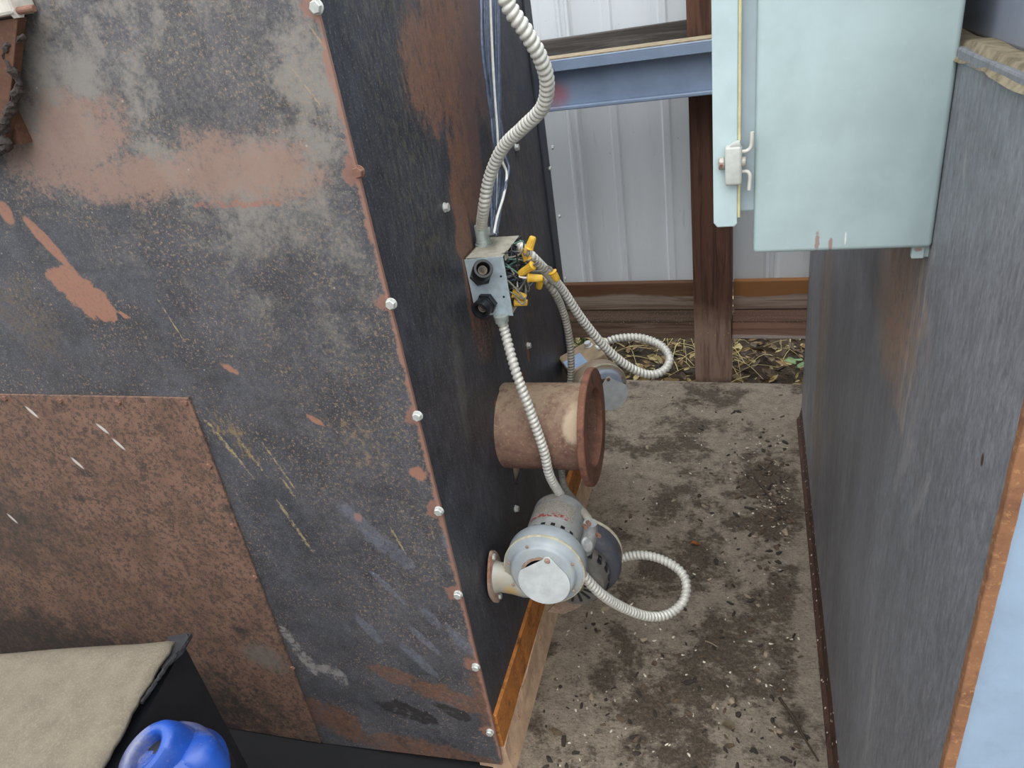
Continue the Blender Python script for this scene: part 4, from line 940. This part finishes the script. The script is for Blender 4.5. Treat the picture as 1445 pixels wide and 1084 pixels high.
# ------------------------------------------------------------------ bottom left: dusty covered trough and blue bearing
def trough():
    z = .70
    a, b, c = up(W, 250, 888, 2, z), up(W, 160, 1045, 2, z), up(W, 0, 908, 2, z)
    dx = (a-c).normalized(); dy = (b-a).normalized()
    root = empty('covered_trough', Matrix.Translation((a.x, a.y, 0)), 'black steel trough under a thick layer of tan dust at the bottom left', 'trough')
    o = Vector((a.x, a.y, 0))
    # plan outline: far edge, right end, near edge
    A = a-o; B = A+dy*.62; C_ = A-dx*1.1; D_ = B-dx*1.1
    bm = nb(); off = -dx*.002
    poly = [(A+off), (B+off), (D_), (C_)]
    prism(bm, [(p.x, p.y) for p in poly], 2, .0, z-.034, 0)
    bm2 = nb()
    obj('trough_body', bm, plain('black_enamel', (24, 25, 30), .45, 0, .25, 20), root)
    bm2.free()
    bm = nb(); nx, ny = 70, 50; g = {}
    for i in range(nx+1):
        for j in range(ny+1):
            s, t = i/nx, j/ny
            p = A-dx*1.1*(1-s)+dy*.62*t
            zz = z+.004*mnoise.noise(Vector((p.x*9, p.y*9, 0)))-.022*max(0, 1-t*18)**2
            if i == nx: p += dx*(.006*mnoise.noise(Vector((0, t*24, 2)))+.003*mnoise.noise(Vector((0, t*90, 5))))
            if i == nx: zz -= .003
            g[i, j] = bm.verts.new((p.x, p.y, zz))
    for i in range(nx):
        for j in range(ny): bm.faces.new((g[i, j], g[i+1, j], g[i+1, j+1], g[i, j+1]))
    r = bmesh.ops.extrude_face_region(bm, geom=bm.faces[:]); bmesh.ops.translate(bm, vec=(0, 0, -.007), verts=[v for v in r['geom'] if isinstance(v, bmesh.types.BMVert)])
    M = Mat('thick_tan_dust', .98, 0, .1).base((118, 110, 96)); M.vary(30, .88, 1.1); M.over(M.mul(M.ramp(M.noise(300, 3, .8), .5, .62), .5), (140, 131, 116)); M.over(M.mul(M.ramp(M.noise(240, 3, .8), .58, .68), .5), (116, 106, 92)); M.bump(M.noise(260, 4, .8), .6, .003)
    obj('dust_cover', bm, M.done(), root, smooth=9)
    bm = nb(); p = A+off; prism(bm, [((A-dx*.02).x, (A-dx*.02).y), ((A+dx*.016-dy*.002).x, (A+dx*.016-dy*.002).y), ((A+dx*.014+dy*.03).x, (A+dx*.014+dy*.03).y), ((A+dy*.06).x, (A+dy*.06).y)], 2, z-.02, z-.0125); tube(bm, [A+dx*.010+Vector((0, 0, -.012)), A+dx*.014+dy*.012+Vector((0, 0, -.016)), A+dx*.008+dy*.05+Vector((0, 0, -.012)), A+dx*.003+dy*.12+Vector((0, 0, -.008))], .0028, 6, .004); rough_edges(bm, .002, 200)
    obj('torn_rim', bm, plain('dusty_black', (34, 34, 37), .8, 0, .3, 90), root)
    # bracket that carries the bearing
    q = up(W, 240, 1062, 2, .60)-o
    bm = nb(); prism(bm, [(p.x, p.y) for p in (A+off+dy*.13, A+off+dy*.13+dx*.10, A+off+dy*.42+dx*.10, A+off+dy*.42)], 2, .0, .605); obj('bearing_bracket', bm, plain('black_bracket', (20, 21, 25), .5, 0, .2, 20), root)
trough()
def bearing():
    zb = .607
    p = up(W, 222, 1062, 2, .65); p.z = zb
    T = Matrix.Translation(p)
    root = empty('bearing_housing', T, 'bright blue dust-topped bearing housing with an open round eye at the bottom left', 'bearing')
    M = Mat('blue_paint', .36, 0, .5).base((28, 72, 156)); M.vary(20, .8, 1.15)
    n = M.N('ShaderNodeNewGeometry'); sp = M.N('ShaderNodeSeparateXYZ'); M.lk(n.outputs['True Normal'], sp.inputs[0])
    dm = M.mx(M.blob((-.05, .03, .075), (.03, .05, .05), soft=.6, wob=.5), M.blob((.03, .06, .07), (.06, .03, .05), soft=.6, wob=.5)); ax_ = M.math('ADD', M.mul2(M.axis(0), -.9), M.mul2(M.axis(1), -.15)); dm = M.mx(dm, M.ramp(ax_, -.03, .015, 0, .95), M.blob((-.075, -.02, .07), (.03, .06, .04), soft=.7, wob=.4, amt=.8)); M.over(M.mul(M.grain(M.mul(dm, .7), 200, .8, .2, .8), .85), (112, 112, 122))
    M.over(M.mul(M.ramp(M.noise(260, 4, .7), .6, .68), .35), (120, 124, 140)); M.bump(M.noise(60, 4), .1, .002)
    mb = M.done()
    e = up(W, 203, 1060, 2, .686)-p
    bm = nb()
    # cast body: a lofted lump, wide foot, rounded crown
    secs = ((0, .072, .066), (.012, .073, .067), (.020, .064, .060), (.036, .061, .057), (.048, .054, .050), (.056, .043, .040), (.060, .026, .024), (.061, .004, .004))
    rings = [[Vector((.016+a*math.cos(2*PI*j/48), -.004+b*math.sin(2*PI*j/48), z+.002*mnoise.noise(Vector((math.cos(2*PI*j/48)*2, math.sin(2*PI*j/48)*2, z*20))))) for j in range(48)] for z, a, b in secs]
    ringed(bm, rings); body = obj('housing', bm, mb, root, smooth=1)
    d = Vector((-.12, -.35, 1)).normalized()
    bm = nb(); x, y, z = frame_from(d, Vector((.45, .9, 0)))
    pr = [(.044, -.050), (.043, -.02), (.040, -.006), (.036, 0), (.028, .001), (.0235, -.001), (.021, -.006), (.0205, -.034), (.010, -.036)]
    rings = [[e+d*t+(x*math.cos(2*PI*j/48)*.80+y*math.sin(2*PI*j/48)*1.08)*r for j in range(48)] for r, t in pr]
    ringed(bm, rings); eye = obj('collar', bm, mb, root, smooth=.9)
    bm = nb(); rings = [[e+d*t+(x*math.cos(2*PI*j/40)*.80+y*math.sin(2*PI*j/40)*1.08)*r for j in range(40)] for r, t in ((.0202, -.0335), (.0202, -.020), (.001, -.020))]
    ringed(bm, rings); obj('eye_recess', bm, m_black, eye)
    bm = nb(); o1 = Vector((.052, .012, .0)); ringed(bm, [[o1+Vector((a*math.cos(2*PI*j/32), a*.9*math.sin(2*PI*j/32), zz)) for j in range(32)] for zz, a in ((0, .034), (.044, .032), (.054, .027), (.059, .016), (.060, .002))]); obj('mounting_lug', bm, mb, root, smooth=1)
bearing()

# ------------------------------------------------------------------ crumbs on the slab
def debris():
    rnd = random.Random(9)
    mats = [plain('chip_%s' % n, c, .9, 0, .2, 60) for n, c in (('tan', (150, 134, 112)), ('brown', (86, 70, 54)), ('dark', (50, 43, 37)), ('pale', (206, 198, 180)))]
    bm = nb()
    for i in range(900):
        u = rnd.uniform(745, 1165); v = 545+rnd.random()**.8*540
        if rnd.random() < .35: u = rnd.gauss(1090, 28); v = rnd.gauss(690, 50)
        p = up(W, u, v, 2, 0)
        if p.x > RB.translation.x-.03-.029*(p.y-.49)-.02 or p.x < -.47 or p.y > 2.5: continue
        s = rnd.choice((.0022, .003, .004, .006)) if rnd.random() < .9 else .008
        k = 3 if (s < .004 and rnd.random() < .5) else rnd.choices((0, 1, 2), (1, 3, 4))[0]
        T = Matrix.Translation((p.x, p.y, s*.25)) @ Matrix.Rotation(rnd.uniform(0, 6), 4, 'Z') @ Matrix.Rotation(rnd.uniform(-.3, .3), 4, 'X') @ Matrix.Diagonal((s*rnd.uniform(.8, 2.2), s*rnd.uniform(.5, 1), s*.45, 1))
        n0 = len(bm.faces); r = bmesh.ops.create_icosphere(bm, subdivisions=1, radius=1, matrix=T)
        for v_ in r['verts']: v_.co += Vector([rnd.uniform(-.25, .25)*s for _ in range(3)])
        for f in {f for v_ in r['verts'] for f in v_.link_faces}: f.material_index = k
    o = obj('debris', bm, mats, M=W); tag(o, 'crumbs, flakes and grit scattered over the dirty concrete slab', 'debris', kind='stuff')
    mt = plain('twig_bark', (62, 50, 40), .85, 0, .25, 80)
    for pts, r, lab in ((((1064, 672), (1078, 692), (1095, 712), (1108, 735)), .004, 'dark twig lying on the slab beside the grey steel box'),
                        (((1100, 985), (1120, 1015), (1140, 1050), (1155, 1075)), .0035, 'long dark twig on the slab at the bottom near the grey box'),
                        (((995, 905), (1004, 909), (1012, 913)), .002, 'short pale twig on the slab below the conduit loop')):
        bm = nb(); tube(bm, [up(W, u, v, 2, r*.9)+Vector((0, 0, .003*(k % 2))) for k, (u, v) in enumerate(pts)], r, 7, .01, taper=lambda t: 1-.5*t)
        if 'pale' in lab: o = obj('twig', bm, mats[0], M=W, smooth=9)
        else: o = obj('twig', bm, mt, M=W, smooth=9)
        tag(o, lab, 'twig'); rebase(o)
    for (u, v, l, w, a, c, lab) in ((981, 769, .026, .007, .1, (176, 106, 60), 'curled orange-brown leaf on the slab right of the conduit loop end'), (1028, 1026, .028, .009, -.15, (132, 116, 92), 'pale dry leaf on the slab low in the photo')):
        p = up(W, u, v, 2, .0); bm = nb(); n = 10; rows = []
        for j in range(n+1):
            t = j/n; ww = w*math.sin(PI*(.06+.9*t))**.8
            rows.append([bm.verts.new((l*(t-.5), ww*s, .002+.006*abs(s)*(.5+.5*t)+.004*math.sin(t*5))) for s in (-1, -.5, 0, .5, 1)])
        for j in range(n):
            for q in range(4): bm.faces.new((rows[j][q], rows[j][q+1], rows[j+1][q+1], rows[j+1][q]))
        bmesh.ops.solidify(bm, geom=bm.faces[:], thickness=.0006)
        o = obj('dry_leaf', bm, plain('dry_leaf_%d' % u, c, .8, 0, .25, 80), M=Matrix.Translation(p) @ Matrix.Rotation(a, 4, 'Z'), smooth=9); tag(o, lab, 'leaf')
debris()

# ------------------------------------------------------------------ unseen wall added behind the camera to deepen the lower-left shade
def add_shade_wall():
    md = plain('shade_wall_grey', (96, 92, 88), .9, 0, .2, 6)
    bm = nb(); box(bm, (-4, -1.15, 0), (-.35, -1.0, 1.75)); o = obj('shade_wall', bm, md); o['kind'] = 'structure'; o['label'] = 'unseen low wall added behind the camera to deepen the shade'
add_shade_wall()

# ------------------------------------------------------------------ light
def lights():
    w = bpy.data.worlds.new('sky'); S.world = w; w.use_nodes = True; t = w.node_tree
    bg = t.nodes['Background']
    tc = t.nodes.new('ShaderNodeTexCoord'); sp = t.nodes.new('ShaderNodeSeparateXYZ'); t.links.new(tc.outputs['Generated'], sp.inputs[0])
    r = t.nodes.new('ShaderNodeValToRGB'); t.links.new(sp.outputs[2], r.inputs[0])
    r.color_ramp.elements[0].position = 0; r.color_ramp.elements[0].color = (.62, .66, .71, 1)
    r.color_ramp.elements[1].position = .9; r.color_ramp.elements[1].color = (1.3, 1.36, 1.44, 1)
    t.links.new(r.outputs[0], bg.inputs['Color']); bg.inputs['Strength'].default_value = 1.0
    l = bpy.data.lights.new('overcast_sun', 'SUN'); l.energy = 1.2; l.angle = math.radians(70); l.color = (1, .97, .93)
    o = bpy.data.objects.new('overcast_sun', l); COL.objects.link(o)
    o.rotation_euler = Vector((-.2, .5, -1)).to_track_quat('-Z', 'Y').to_euler(); o.location = (0, -2, 4)
lights()
S.view_settings.view_transform = 'Standard'; S.view_settings.look = 'None'; S.view_settings.gamma = 1
S.view_settings.use_curve_mapping = False; S.view_settings.exposure = 1.0
